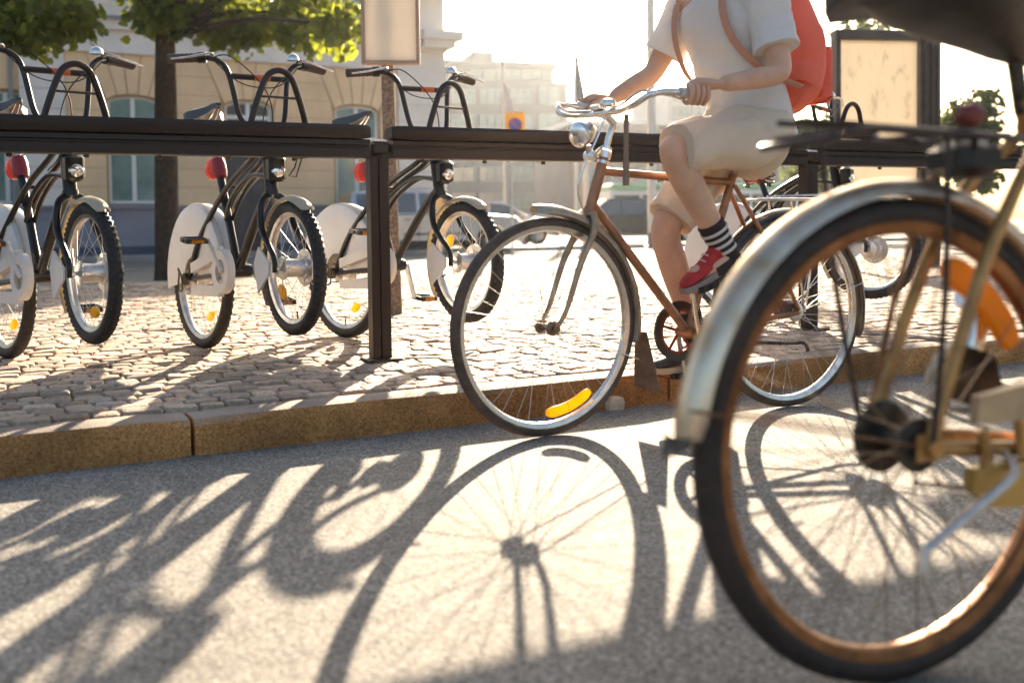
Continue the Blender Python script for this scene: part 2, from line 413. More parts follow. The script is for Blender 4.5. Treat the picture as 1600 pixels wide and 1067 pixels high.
# core wall with openings carried as deep recesses: built as slabs around the openings
wins = []
for (xl, xr, yt, yb_, kind) in ((170, 249, 150, 318, 'window'), (353, 426, 153, 402, 'door'), (525, 592, 163, 310, 'window')):
    a0 = Az(xl, 250)[0]; a1 = Az(xr, 250)[0]; am = (xl+xr)/2
    wins.append([a0, a1, Az(am, yb_)[1], Az(am, yt)[1], kind])
stepw = wins[1][0]-wins[0][0]
for k in (1, 2): wins.insert(0, [wins[0][0]-stepw, wins[0][1]-stepw, wins[0][2], wins[0][3], 'window'])
for w_ in wins:
    w_[3] = wins[2][3]
    if w_[4] == 'door': w_[2] = 0.12
    else: w_[2] = wins[2][2]
rise = 0.16; spring = wins[2][3]-rise
def slab(a0, a1, z0, z1_, m=mb, y0=0.0, y1=0.35):
    if a1-a0 > 1e-3 and z1_-z0 > 1e-3: m.box(((a0+a1)/2, (y0+y1)/2, (z0+z1_)/2), (a1-a0, y1-y0, z1_-z0))
cur = aL
for a0, a1, zb, zt, kd_ in wins:
    slab(cur, a0, 0, TOP); slab(a0, a1, 0, zb); slab(a0, a1, zt, TOP); cur = a1
slab(cur, aR, 0, TOP)
# arch spandrels
for a0, a1, zb, zt, kd_ in wins:
    n = 10; am = (a0+a1)/2; hw = (a1-a0)/2
    pts = [(a0, zt+0.001)]+[(a0+(a1-a0)*i/n, spring+rise*math.sqrt(max(0, 1-((a0+(a1-a0)*i/n-am)/hw)**2*0.999))) for i in range(n+1)]+[(a1, zt+0.001)]
    for i in range(1, n+1):
        q = [pts[i], pts[i+1], (pts[i+1][0], zt+0.001), (pts[i][0], zt+0.001)]
        mb.prism(q, 0.004, 0.346)
mb.box(((aL+aR)/2, 0.35+(DEP-0.35)/2+0.01, TOP/2), (aR-aL, DEP-0.35, TOP))
obj('wall', mb, joint_m, yb, smooth=False)
mb = MB(); rf = [(-0.4, TOP), (DEP+.3, TOP), (DEP*.6, TOP+1.2), (DEP*.4, TOP+1.2)]
mb.prism(rf, aL-.3, aR+.3, 'yz'); obj('roof', mb, tin, yb, smooth=False)
# panels: courses of render with recessed joints
ch = (zc-z2)/round((zc-z2)/0.42); nC = round((zc-z2)/0.42)
fanTop = 0.55
def fan_half(hw, z):   # half width of the voussoir field at height z
    t = (z-spring)/(zc-spring); return hw+0.02+t*0.42
pilL = (Az(32, 250)[0], Az(105, 250)[0]); pilR = (Az(622, 250)[0], aR)
def panel(pts, m, d=0.018, name='facade_panel'):
    mb = MB(); mb.prism(pts, -d, 0.002); return obj(name, mb, m, yb, smooth=False)
for c in range(nC):
    za = z2+c*ch+0.008; zb_ = z2+(c+1)*ch-0.005
    # intervals between obstacles at bottom (za) and top (zb_) of the course
    def edges(z):
        obs = []
        for a0, a1, wb, wt, kd_ in wins:
            am = (a0+a1)/2; hw = (a1-a0)/2
            if z > spring: h = fan_half(hw, z); obs.append((am-h, am+h))
            else: obs.append((a0-0.05, a1+0.05))
        return obs
    ob0 = edges(za); ob1 = edges(zb_)
    spans = []
    l0 = l1 = aL
    for (b0, b1), (t0, t1) in zip(ob0, ob1):
        spans.append((l0, b0, l1, t0)); l0, l1 = b1, t1
    spans.append((l0, pilR[0], l1, pilR[0]))
    for (s0, e0, s1, e1) in spans:
        cuts = [(s0, e0, s1, e1, ywall)]
        if s0 < pilL[0] < e0 or s0 < pilL[1] < e0:
            cuts = []
            if s0 < pilL[0]: cuts.append((s0, pilL[0], s1, pilL[0], ywall))
            if pilL[1] < e0: cuts.append((pilL[1], e0, pilL[1], e1, ywall))
        for (x0, x1, y0_, y1_, m_) in cuts:
            panel([(x0+.008, za), (x1-.008, za), (y1_-.008, zb_), (y0_+.008, zb_)], m_)
    for (p0, p1) in (pilL, pilR):
        panel([(p0+.01, za), (p1-.01, za), (p1-.01, zb_), (p0+.01, zb_)], pale, 0.09)
for a0, a1, zb, zt, kd_ in wins:     # voussoirs
    am = (a0+a1)/2; hw = (a1-a0)/2; nV = 5
    for i in range(nV):
        f0 = -1+2*i/nV; f1 = -1+2*(i+1)/nV
        def lo(f): return (am+f*(hw+0.015), spring+rise*math.sqrt(max(0, 1-f*f*0.98))+0.03)
        def hi(f): return (am+f*fan_half(hw, zc), zc-0.01)
        e = 0.012
        panel([(lo(f0)[0]+e, lo(f0)[1]), (lo((f0+f1)/2)[0], lo((f0+f1)/2)[1]), (lo(f1)[0]-e, lo(f1)[1]), (hi(f1)[0]-e, hi(f1)[1]), (hi(f0)[0]+e, hi(f0)[1])], ywall, 0.03, 'voussoir')
# plinth
def band(name, za, zb_, d, m, a0=None, a1=None, skipdoor=True):
    a0 = aL if a0 is None else a0; a1 = aR if a1 is None else a1
    dw = [w_ for w_ in wins if w_[4] == 'door'][0]
    segs = [(a0, dw[0]-0.06), (dw[1]+0.06, a1)] if skipdoor else [(a0, a1)]
    for s0, s1 in segs:
        mb = MB(); mb.box(((s0+s1)/2, -d/2+0.001, (za+zb_)/2), (s1-s0, d, zb_-za)); obj(name, mb, m, yb, smooth=False)
band('plinth', 0, z1, 0.14, plinth_b); band('plinth_course', z1, z2-0.07, 0.10, plinth_g); band('ledge', z2-0.07, z2, 0.15, plinth_g)
for nm, za, zb_, d, m in (('cornice', zc, zc+0.10, 0.10, pale), ('frieze', zc+0.10, zc+0.52, 0.045, pale), ('cornice', zc+0.52, zl-0.03, 0.18, pale), ('cornice_ledge', zl-0.03, zl+0.02, 0.30, tin), ('upper_wall', zl+0.02, TOP-0.3, 0.04, pale), ('eaves', TOP-0.3, TOP+0.02, 0.55, pale)):
    band(nm, za, zb_, d, m, skipdoor=False)
mb = MB(); cz = Az(700, 62)[1]
mb.box((aR-0.25, -0.15, cz), (1.1, 0.9, 0.22)); mb.box((aR-0.3, -0.12, cz-0.2), (0.85, 0.7, 0.2)); obj('capital', mb, pale, yb, smooth=False)
# windows and door
def window(a0, a1, zb, zt, arched, pm, par=yb, door=False, y=0.12):
    w_ = a1-a0; am = (a0+a1)/2; t = 0.06
    fr = MB(); fr.box((a0+t/2, y, (zb+zt)/2-0.08), (t, 0.08, zt-zb-0.16)); fr.box((a1-t/2, y, (zb+zt)/2-0.08), (t, 0.08, zt-zb-0.16))
    fr.box((am, y, zb+t/2), (w_-2*t, 0.07, t)); fr.box((am, y-0.004, (zb+zt)/2), (0.09, 0.08, zt-zb-2*t))
    zm = zb+(zt-zb)*0.66; fr.box((am, y+0.004, zm), (w_-2*t, 0.07, 0.09))
    if arched:
        hw = w_/2; pts = [(am+hw*f, spring+rise*math.sqrt(max(0, 1-f*f*0.98))) for f in [i/8-1 for i in range(17)]]
        fr.tube([(a, y, z-0.03) for a, z in pts], 0.04, 6)
    fo = obj('window', fr, frame_w, par, smooth=False)
    k = 0
    for (x0, x1) in ((a0+t, am-0.045), (am+0.045, a1-t)):
        for (q0, q1) in ((zb+t, zm-0.045), (zm+0.045, zt-0.02)):
            p = MB(); p.box(((x0+x1)/2, y+0.03, (q0+q1)/2), (x1-x0, 0.02, q1-q0)); obj('pane', p, pm, fo, smooth=False)
    return fo
cur_m = mat('curtain', (0.5, 0.10, 0.05), 0.9); interior = mat('interior_yellow', (0.55, 0.33, 0.05), 0.8)
for i, (a0, a1, zb, zt, kd_) in enumerate(wins):
    if kd_ == 'window':
        fo = window(a0, a1, zb, zt, True, pane_m)
        s_ = MB(); s_.box(((a0+a1)/2, -0.06, zb-0.03), (a1-a0+0.16, 0.20, 0.06)); obj('sill', s_, tin, fo, smooth=False)
    else:
        d_ = MB(); zd = zb+(zt-zb)*0.68
        d_.box(((a0+a1)/2, 0.16, (zb+zd)/2), (a1-a0, 0.06, zd-zb))
        do = obj('door', d_, door_m, yb, smooth=False)
        for k in range(5):
            p = MB(); x = a0+(a1-a0)*(k+0.5)/5; p.box((x, 0.12, (zb+zd)/2), ((a1-a0)/5-0.025, 0.03, zd-zb-0.1)); obj('plank', p, door_m, do, smooth=False)
        fo = window(a0, a1, zd, zt, True, pane_dark)
# upper windows
for i, (a0, a1, zb, zt, kd_) in enumerate(wins):
    u0 = MB(); u0.box(((a0+a1)/2, -0.05, 6.1), (a1-a0+0.3, 0.06, .9)); fo = obj('window_surround', u0, pale, yb, smooth=False)
    p = MB(); p.box(((a0+a1)/2, -0.085, 6.1), (a1-a0-0.1, 0.02, .7)); obj('pane', p, pane_m, fo, smooth=False)
dp = MB(); a_ = Az(20, 250)[0]; dp.tube([(a_, -0.14, 0.2), (a_, -0.14, 6.5)], 0.05, 10); obj('drainpipe', dp, tin, yb)

# ------------------------------------------------------------------ modern office block far behind
def block(label, name, pA, ang, wallm, spec_):
    F = Facade(pA, ang); root = empty(name, F.matrix()); tag(root, label, 'building')
    return F, root
office_wall = mat('office_cladding', (0.10, 0.10, 0.115), 0.8, 0, 0.1, 0.1)
office_glass = mat('office_glass', (0.12, 0.17, 0.17), 0.10, 0, 0.3, 0.15, spec=1.0, col2=(0.25, 0.32, 0.30))
mull = mat('mullion', (0.25, 0.24, 0.23), 0.5)
F2, ob = block('far flat roofed office block with rows of ribbon windows and rooftop hut', 'office_building', atY(888, 352, 135), R(16), office_wall, None)
def rect_on(F, x0, x1, y0, y1):
    xm = (x0+x1)/2; ym = (y0+y1)/2
    return F.az(x0, ym)[0], F.az(x1, ym)[0], F.az(xm, y1)[1], F.az(xm, y0)[1]
def addbox(F, root, name, x0, x1, y0, y1, dep, m, o0=0.0, toground=False):
    a0, a1, za, zb_ = rect_on(F, x0, x1, y0, y1)
    if toground: za = 0
    mb = MB(); mb.box(((a0+a1)/2, dep/2+o0, (za+zb_)/2), (a1-a0, dep, zb_-za)); return obj(name, mb, m, root, smooth=False)
addbox(F2, ob, 'wall', 620, 888, 126, 352, 18, office_wall, toground=True)
addbox(F2, ob, 'upper_storey', 620, 871, 100, 127, 15, office_wall, 1.5)
addbox(F2, ob, 'roof_slab', 620, 876, 94, 101, 17.5, office_wall, 0.2)
addbox(F2, ob, 'rooftop_hut', 751, 784, 73, 95, 6, office_wall, 4)
def farwin(F, root, x0, x1, y0, y1, n, gm=office_glass, o=-0.15):
    a0, a1, za, zb_ = rect_on(F, x0, x1, y0, y1)
    fr = MB(); t = 0.14
    fr.box(((a0+a1)/2, o, za+t/2), (a1-a0, 0.25, t)); fr.box(((a0+a1)/2, o, zb_-t/2), (a1-a0, 0.25, t))
    for i in range(n+1):
        x = a0+t/2+(a1-a0-t)*i/n; fr.box((x, o-0.02, (za+zb_)/2), (t, 0.25, zb_-za-2*t))
    fr.box(((a0+a1)/2, o-0.01, za+(zb_-za)*0.55), (a1-a0, 0.18, 0.08))
    fo = obj('window', fr, mull, root, smooth=False)
    for i in range(n):
        x0_ = a0+t+(a1-a0-t)*i/n; x1_ = a0+(a1-a0-t)*(i+1)/n
        p = MB(); p.box(((x0_+x1_)/2, o+0.06, (za+zb_)/2), (x1_-x0_, 0.1, zb_-za-2*t)); obj('pane', p, gm, fo, smooth=False)
for (x0, x1, n) in ((705, 735, 2), (737, 779, 2), (781, 818, 2), (820, 868, 3)): farwin(F2, ob, x0, x1, 107, 123, n, o=1.35)
for (y0, y1) in ((140, 162), (180, 202), (221, 243), (261, 284), (302, 325), (336, 350)):
    for (x0, x1, n) in ((705, 742, 2), (748, 788, 3), (796, 832, 3)): farwin(F2, ob, x0, x1, y0, y1, n)
    farwin(F2, ob, 841, 873, y0-2, y1+3, 2)
brick_pink = mat('pink_render', (0.33, 0.22, 0.18), 0.85, 0, 0.15, 0.2); pale_glass_wall = mat('pale_cladding', (0.42, 0.44, 0.45), 0.6, 0, 0.1, 0.2)
F3, b3 = block('low pinkish building with square windows behind the rider', 'pink_building', atY(1300, 352, 95), R(12), brick_pink, None)
addbox(F3, b3, 'wall', 892, 1420, 196, 352, 14, brick_pink, toground=True)
addbox(F3, b3, 'roof_edge', 888, 1425, 190, 197, 14.5, pale, -0.3)
for (y0, y1) in ((206, 226), (262, 286), (304, 330)):
    for x0 in range(905, 1400, 44): farwin(F3, b3, x0, x0+24, y0, y1, 2)
F4, b4 = block('tall pale glass building rising behind the rider', 'glass_building', atY(1045, 352, 112), R(10), pale_glass_wall, None)
addbox(F4, b4, 'wall', 1045, 1180, 138, 352, 14, pale_glass_wall, toground=True)
for (y0, y1) in ((144, 160), (166, 184)):
    for x0 in range(1050, 1170, 30): farwin(F4, b4, x0, x0+26, y0, y1, 2)

# ------------------------------------------------------------------ masts, signs
pole_w = mat('white_pole', (0.62, 0.60, 0.56), 0.45); pole_g = mat('grey_pole', (0.22, 0.21, 0.20), 0.5, 0.4, 0.2, 10)
flag_c = mat('flag_cloth', (0.5, 0.47, 0.46), 0.9, 0, 0.2, 2); flag_d = mat('flag_cloth_dark', (0.10, 0.11, 0.14), 0.9, 0, 0.2, 2)
def mast(name, label, px, ytop, Y, r0, r1, m, cat='flagpole', ball=True, flag=None):
    p = atY(px, 352, Y); top = atY(px, ytop, Y).z; root = empty(name, M.Translation((p.x, p.y, 0))); tag(root, label, cat)
    mb = MB(); mb.tube([(0, 0, 0), (0, 0, top)], [r0, r1], 10); obj('pole', mb, m, root)
    if ball:
        mb = MB(); mb.lathe([(0.001, -r1*2), (r1*2, -r1), (r1*2.4, 0), (r1*1.6, r1*1.6), (0.001, r1*2)], (0, 0, top), 'z', 10); obj('finial', mb, pole_g, root)
    mb = MB(); mb.lathe([(0.001, 0.0), (r0*2.2, 0.0), (r0*2.2, 0.05), (r0*1.1, 0.09), (r0*1.1, 0.4), (0.001, 0.4)], (0, 0, 0.002), 'z', 12); obj('base', mb, pole_g, root)
    if flag:
        y0, y1, wd, fm = flag; za = atY(px, y1, Y).z; zb_ = atY(px, y0, Y).z; rings = []
        for i in range(13):
            t = i/12; z = zb_+(za-zb_)*t; wI = 0.03+wd*(0.25+0.75*t)**1.2; ring = []
            for j in range(14):
                a = 2*pi*j/14; rr_ = wI*(1+0.28*sin(a*4+t*3)); ring.append((wI*0.8+rr_*cos(a), rr_*sin(a)*0.6, z))
            rings.append(ring)
        mb = MB(); mb.loft(rings, True); obj('flag', mb, fm, root)
    return root
mast('flagpole', 'slim white flagpole with a furled pale flag in front of the office block', 789, 73, 42, 0.07, 0.035, pole_w, flag=(133, 178, 0.22, flag_c))
mast('flagpole', 'flagpole with a furled dark flag just right of the office block', 901, 46, 42, 0.10, 0.035, pole_w, flag=(88, 170, 0.20, flag_d))
mast('lamp_post', 'thick pale lamp post rising out of the frame beside the rider', 1019, -420, 27, 0.12, 0.10, pole_w, 'lamp post')
mast('lamp_post', 'thin pale post standing behind the silver headlamp of the ridden bicycle', 916, 210, 30, 0.10, 0.08, pole_w, 'post', ball=False)
# no-parking sign: yellow board with a blue disc ringed red
sp = atY(800, 352, 22); zt = atY(807, 176, 22).z; root = empty('parking_sign', M.Translation((sp.x, sp.y, 0)) @ M.Rotation(0.1, 4, 'Z')); tag(root, 'yellow sign board with blue and red disc on thin pole above the rack', 'sign')
mb = MB(); mb.tube([(0, 0, 0), (0, 0, zt)], 0.03, 8); obj('pole', mb, pole_w, root)
mb = MB(); mb.box((0.09, -0.045, zt-0.3), (0.42, 0.03, 0.6), bevel=0.01); bo = obj('board', mb, mat('sign_yellow', (0.75, 0.42, 0.03), 0.45, translucent=0.25, trans=(0.8, 0.5, 0.05)), root)
mb = MB(); mb.lathe([(0.001, -0.064), (0.155, -0.064), (0.155, -0.055)], (0.09, 0, zt-0.27), 'y', 28); obj('red_ring', mb, mat('sign_red', (0.5, 0.03, 0.03), 0.4), bo)
mb = MB(); mb.lathe([(0.001, -0.069), (0.118, -0.069), (0.118, -0.060)], (0.09, 0, zt-0.27), 'y', 28); obj('blue_disc', mb, mat('sign_blue', (0.05, 0.08, 0.35), 0.4), bo)
mb = MB(); mb.box((0.09, -0.0715, zt-0.27), (0.035, 0.003, 0.225), M.Rotation(R(-45), 4, 'Y')); obj('red_bar', mb, MATS['sign_red'], bo, smooth=False)

# notice board on a weathered pole behind the rack post
p = gnd(619, 490, KH); root = empty('notice_board', M.Translation(p) @ M.Rotation(R(4), 4, 'Z')); tag(root, 'back of tall cream notice board on a mottled pole behind the rack post', 'sign')
D = p.y; zb_ = atY(610, 102, D).z-p.z
peel = mat('peeling_pole', (0.24, 0.18, 0.13), 0.8, 0, 0, 60, 0.5, 60, col2=(0.11, 0.07, 0.045), thr=(0.4, 0.6))
xl = atY(566, 50, D).x-p.x; xr = atY(656, 50, D).x-p.x
mb = MB(); mb.tube([(0, 0, -0.02), (-0.02, 0, zb_*0.5), (-0.045, 0.0, zb_+1.3)], 0.041, 14); obj('pole', mb, peel, root)
board_m = mat('cream_board', (0.80, 0.72, 0.60), 0.6, 0, 0.06, 3, translucent=0.22, trans=(0.80, 0.72, 0.6))
mb = MB(); mb.box(((xl+xr)/2, -0.07, zb_+0.7), (xr-xl-0.03, 0.03, 1.38), bevel=0.006); bo = obj('board', mb, board_m, root)
brd = mat('board_frame', (0.34, 0.24, 0.17), 0.5, 0.2)
for x in (xl+0.012, xr-0.012):
    mb = MB(); mb.box((x, -0.075, zb_+0.7), (0.024, 0.06, 1.42), bevel=0.004); obj('frame_bar', mb, brd, bo)
mb = MB(); mb.box(((xl+xr)/2, -0.075, zb_+0.0), (xr-xl-0.05, 0.06, 0.022), bevel=0.004); obj('frame_bar', mb, brd, bo)
mb = MB(); mb.box((-0.03, -0.035, zb_+0.25), (0.11, 0.04, 0.04)); mb.box((-0.035, -0.035, zb_+1.1), (0.11, 0.04, 0.04)); obj('bracket', mb, steel_dark, bo, smooth=False)

# advertising panel at right
BY = gnd(1418, 417, KH).y; bp = gnd(1418, 417, KH)
bxl = atY(1302, 200, BY).x; bxr = atY(1476, 200, BY).x; root = empty('billboard', M.Translation((bxl, BY, KH)) @ M.Rotation(R(9), 4, 'Z')); tag(root, 'backlit street advertising panel with a dark frame behind the saddle', 'billboard')
W = (bxr-bxl)/cos(R(9)); HT = atY(1300, 47, BY).z-KH
dkf = mat('billboard_frame', (0.05, 0.04, 0.04), 0.4, 0.4, 0.2, 6)
def poster_mat():
    m = bpy.data.materials.new('poster'); m.use_nodes = True; n = m.node_tree.nodes; L = m.node_tree.links; b = n['Principled BSDF']
    tc = n.new('ShaderNodeTexCoord'); mp = n.new('ShaderNodeMapping'); mp.inputs['Scale'].default_value = (2.2, 1, 1.0); L.new(tc.outputs['Object'], mp.inputs[0])
    nz = n.new('ShaderNodeTexNoise'); nz.inputs['Scale'].default_value = 3.2; nz.inputs['Detail'].default_value = 7; nz.inputs['Roughness'].default_value = .7; L.new(mp.outputs[0], nz.inputs[0])
    cr = n.new('ShaderNodeValToRGB'); e = cr.color_ramp.elements; e[0].position = .30; e[0].color = (.42, .40, .31, 1); e[1].position = .46; e[1].color = (.74, .67, .55, 1); L.new(nz.outputs[0], cr.inputs[0])
    L.new(cr.outputs[0], b.inputs['Base Color']); tr = n.new('ShaderNodeBsdfTranslucent'); L.new(cr.outputs[0], tr.inputs[0]); ms = n.new('ShaderNodeMixShader'); ms.inputs[0].default_value = .33
    L.new(b.outputs[0], ms.inputs[1]); L.new(tr.outputs[0], ms.inputs[2]); L.new(ms.outputs[0], n['Material Output'].inputs[0]); return m
zb0 = 0.72
for x, wd in ((0.03, 0.06), (W-0.13, 0.26)):
    mb = MB(); mb.box((x, 0, HT/2), (wd, 0.18, HT), bevel=0.015); obj('post', mb, dkf, root)
for z, h in ((HT-0.06, 0.12), (zb0, 0.12)):
    mb = MB(); mb.box((W/2-0.1, 0, z), (W-0.33, 0.14, h), bevel=0.01); obj('frame_rail', mb, dkf, root)
mb = MB(); mb.box((W/2-0.1, 0, (HT+zb0)/2), (W-0.34, 0.02, HT-zb0-0.18)); obj('poster', mb, poster_mat(), root, smooth=False)
for k in range(3):
    mb = MB(); mb.box((W-0.21+0.08*k, -0.10, HT/2), (0.02, 0.02, HT-0.1)); obj('trim_strip', mb, steel_dark, root, smooth=False)

# ------------------------------------------------------------------ trees
bark = mat('bark', (0.045, 0.028, 0.018), 0.95, 0, 0.5, 14, 0.9, 30)
leaf_m = mat('linden_leaf', (0.035, 0.055, 0.010), 0.42, 0, 0.3, 4, translucent=0.45, trans=(0.34, 0.38, 0.03), tint=False)
leaf_m2 = mat('far_leaf', (0.05, 0.07, 0.022), 0.6, 0, 0.3, 4, translucent=0.4, trans=(0.16, 0.20, 0.05))
def leafq(mb, p, s, rg, down=0.6):
    d = V((rg.gauss(0, 1), rg.gauss(0, 1), rg.gauss(-down, .6))).normalized(); sd = d.cross(V((rg.gauss(0, 1), rg.gauss(0, 1), rg.gauss(0, 1)))).normalized(); n = d.cross(sd)
    q = [p, p+d*s*.25+sd*s*.42+n*s*.06, p+d*s*.65+sd*s*.38+n*s*.04, p+d*s*1.08-n*s*.08, p+d*s*.65-sd*s*.38+n*s*.04, p+d*s*.25-sd*s*.42+n*s*.06]
    mb.add(q, [(0, 1, 2, 3), (0, 3, 4, 5)])
def tree(label, base, r, fork_z, clusters, leaf_size, nleaf, lm, group=None, lean=(0, 0), seed=1, name='linden_tree'):
    rg = random.Random(seed); root = empty(name, M.Translation(base)); tag(root, label, 'tree', group)
    mb = MB(); pts = [(0, 0, -0.05), (0, 0, 0.12), (lean[0]*.3, lean[1]*.3, fork_z*.35), (lean[0]*.7, lean[1]*.7, fork_z*.7), (lean[0], lean[1], fork_z)]
    mb.tube(pts, [r*1.35, r*1.08, r, r*.95, r*.8], 16, smooth=5)
    obj('trunk', mb, bark, root)
    for i, (c, rad, n_) in enumerate(clusters):
        if i % 2 == 0:
            e = V(c); s0 = V((lean[0], lean[1], fork_z-0.05)); mid = (s0+e)/2+V((0, 0, 0.15))
            mb = MB(); mb.tube([s0, mid, e], [r*.4, r*.22, r*.07], 8, smooth=4); obj('limb', mb, bark, root)
    mb = MB()
    for (c, rad, n_) in clusters:
        c = V(c)
        # twiglets: leaves grouped in sprays
        for k in range(max(1, int(n_*nleaf/9))):
            while True:
                q = V((rg.uniform(-1, 1), rg.uniform(-1, 1), rg.uniform(-1, 1)))
                if q.length < 1: break
            q = q*(0.55+0.45*rg.random())
            sc_ = c+V((q.x*rad[0], q.y*rad[1], q.z*rad[2]))
            for j in range(9):
                leafq(mb, sc_+V((rg.gauss(0, .1), rg.gauss(0, .1), rg.gauss(0, .09))), leaf_size*rg.uniform(.7, 1.25), rg)
    obj('crown', mb, lm, root, kind='stuff', smooth=False)
    return root
def cl(px, py, Y, base): p = atY(px, py, Y); return (p.x-base.x, p.y-base.y, p.z-base.z)
B1 = V((TB.x, TB.y, 0))
cs = []
rgc = random.Random(5)
for (px, py, ry) in ((232, 2, .36), (285, -5, .62), (345, 22, .48), (400, 40, .35), (440, 20, .5), (490, 25, .42), (530, 40, .32), (250, 30, .2), (370, 48, .22), (470, 48, .22)):
    cs.append((cl(px, py, TB.y+rgc.uniform(-1.0, 0.7), B1), (.42, .5, ry), 1.0))
for k in range(26):
    a = rgc.uniform(0, 2*pi); rr_ = rgc.uniform(0, 2.2); cs.append(((cos(a)*rr_+0.7, sin(a)*rr_, rgc.uniform(4.35, 6.8)), (.8, .8, .7), 1.1))
tree('tall linden tree with dark trunk and sunlit leaves behind the second share bicycle', B1, 0.15, 3.2, cs, 0.115, 330, leaf_m, 'linden trees on the pavement', (0.05, 0), 5)
B2 = V((TB.x-3.0, TB.y-1.6, 0)); cs = []
for (px, py, ry) in ((15, 15, .38), (55, 10, .42), (85, 0, .34), (30, 50, .25), (-40, 20, .5), (112, 28, .07), (75, 35, .22)):
    cs.append((cl(px, py, TB.y-1.6+rgc.uniform(-.5, .5), B2), (.36, .5, ry), 1.1))
for k in range(18):
    a = rgc.uniform(0, 2*pi); rr_ = rgc.uniform(0, 1.8); rr_ = min(rr_, 1.3); cs.append(((cos(a)*rr_-.2, sin(a)*rr_, rgc.uniform(4.2, 6.6)), (.8, .8, .7), 1.0))
tree('linden tree at the left edge whose leafy boughs hang into the top corner', B2, 0.15, 3.0, cs, 0.115, 330, leaf_m, 'linden trees on the pavement', (0, 0), 6)
for (lab, px, Y, ht, cw, sd_) in (('hazy green tree rising above the advertising panel', 1345, 38, 11.5, 2.6, 21), ('green tree right of the advertising panel frame', 1508, 26, 3.9, 1.1, 22), ('low hazy tree left of the advertising panel behind the rider', 1265, 36, 4.6, 1.5, 23)):
    b = atY(px, 352, Y); b = V((b.x, b.y, 0)); rg3 = random.Random(sd_); cs = []
    for k in range(16): 
        a = rg3.uniform(0, 2*pi); q = rg3.random(); cs.append(((cos(a)*cw*.6*q, sin(a)*cw*.6*q, ht*(.42+.5*rg3.random())), (cw*.42, cw*.42, ht*.11), 1))
    tree(lab, b, 0.14, ht*.45, cs, 0.16, 230, leaf_m2, None, (0, 0), sd_, 'broadleaf_tree')
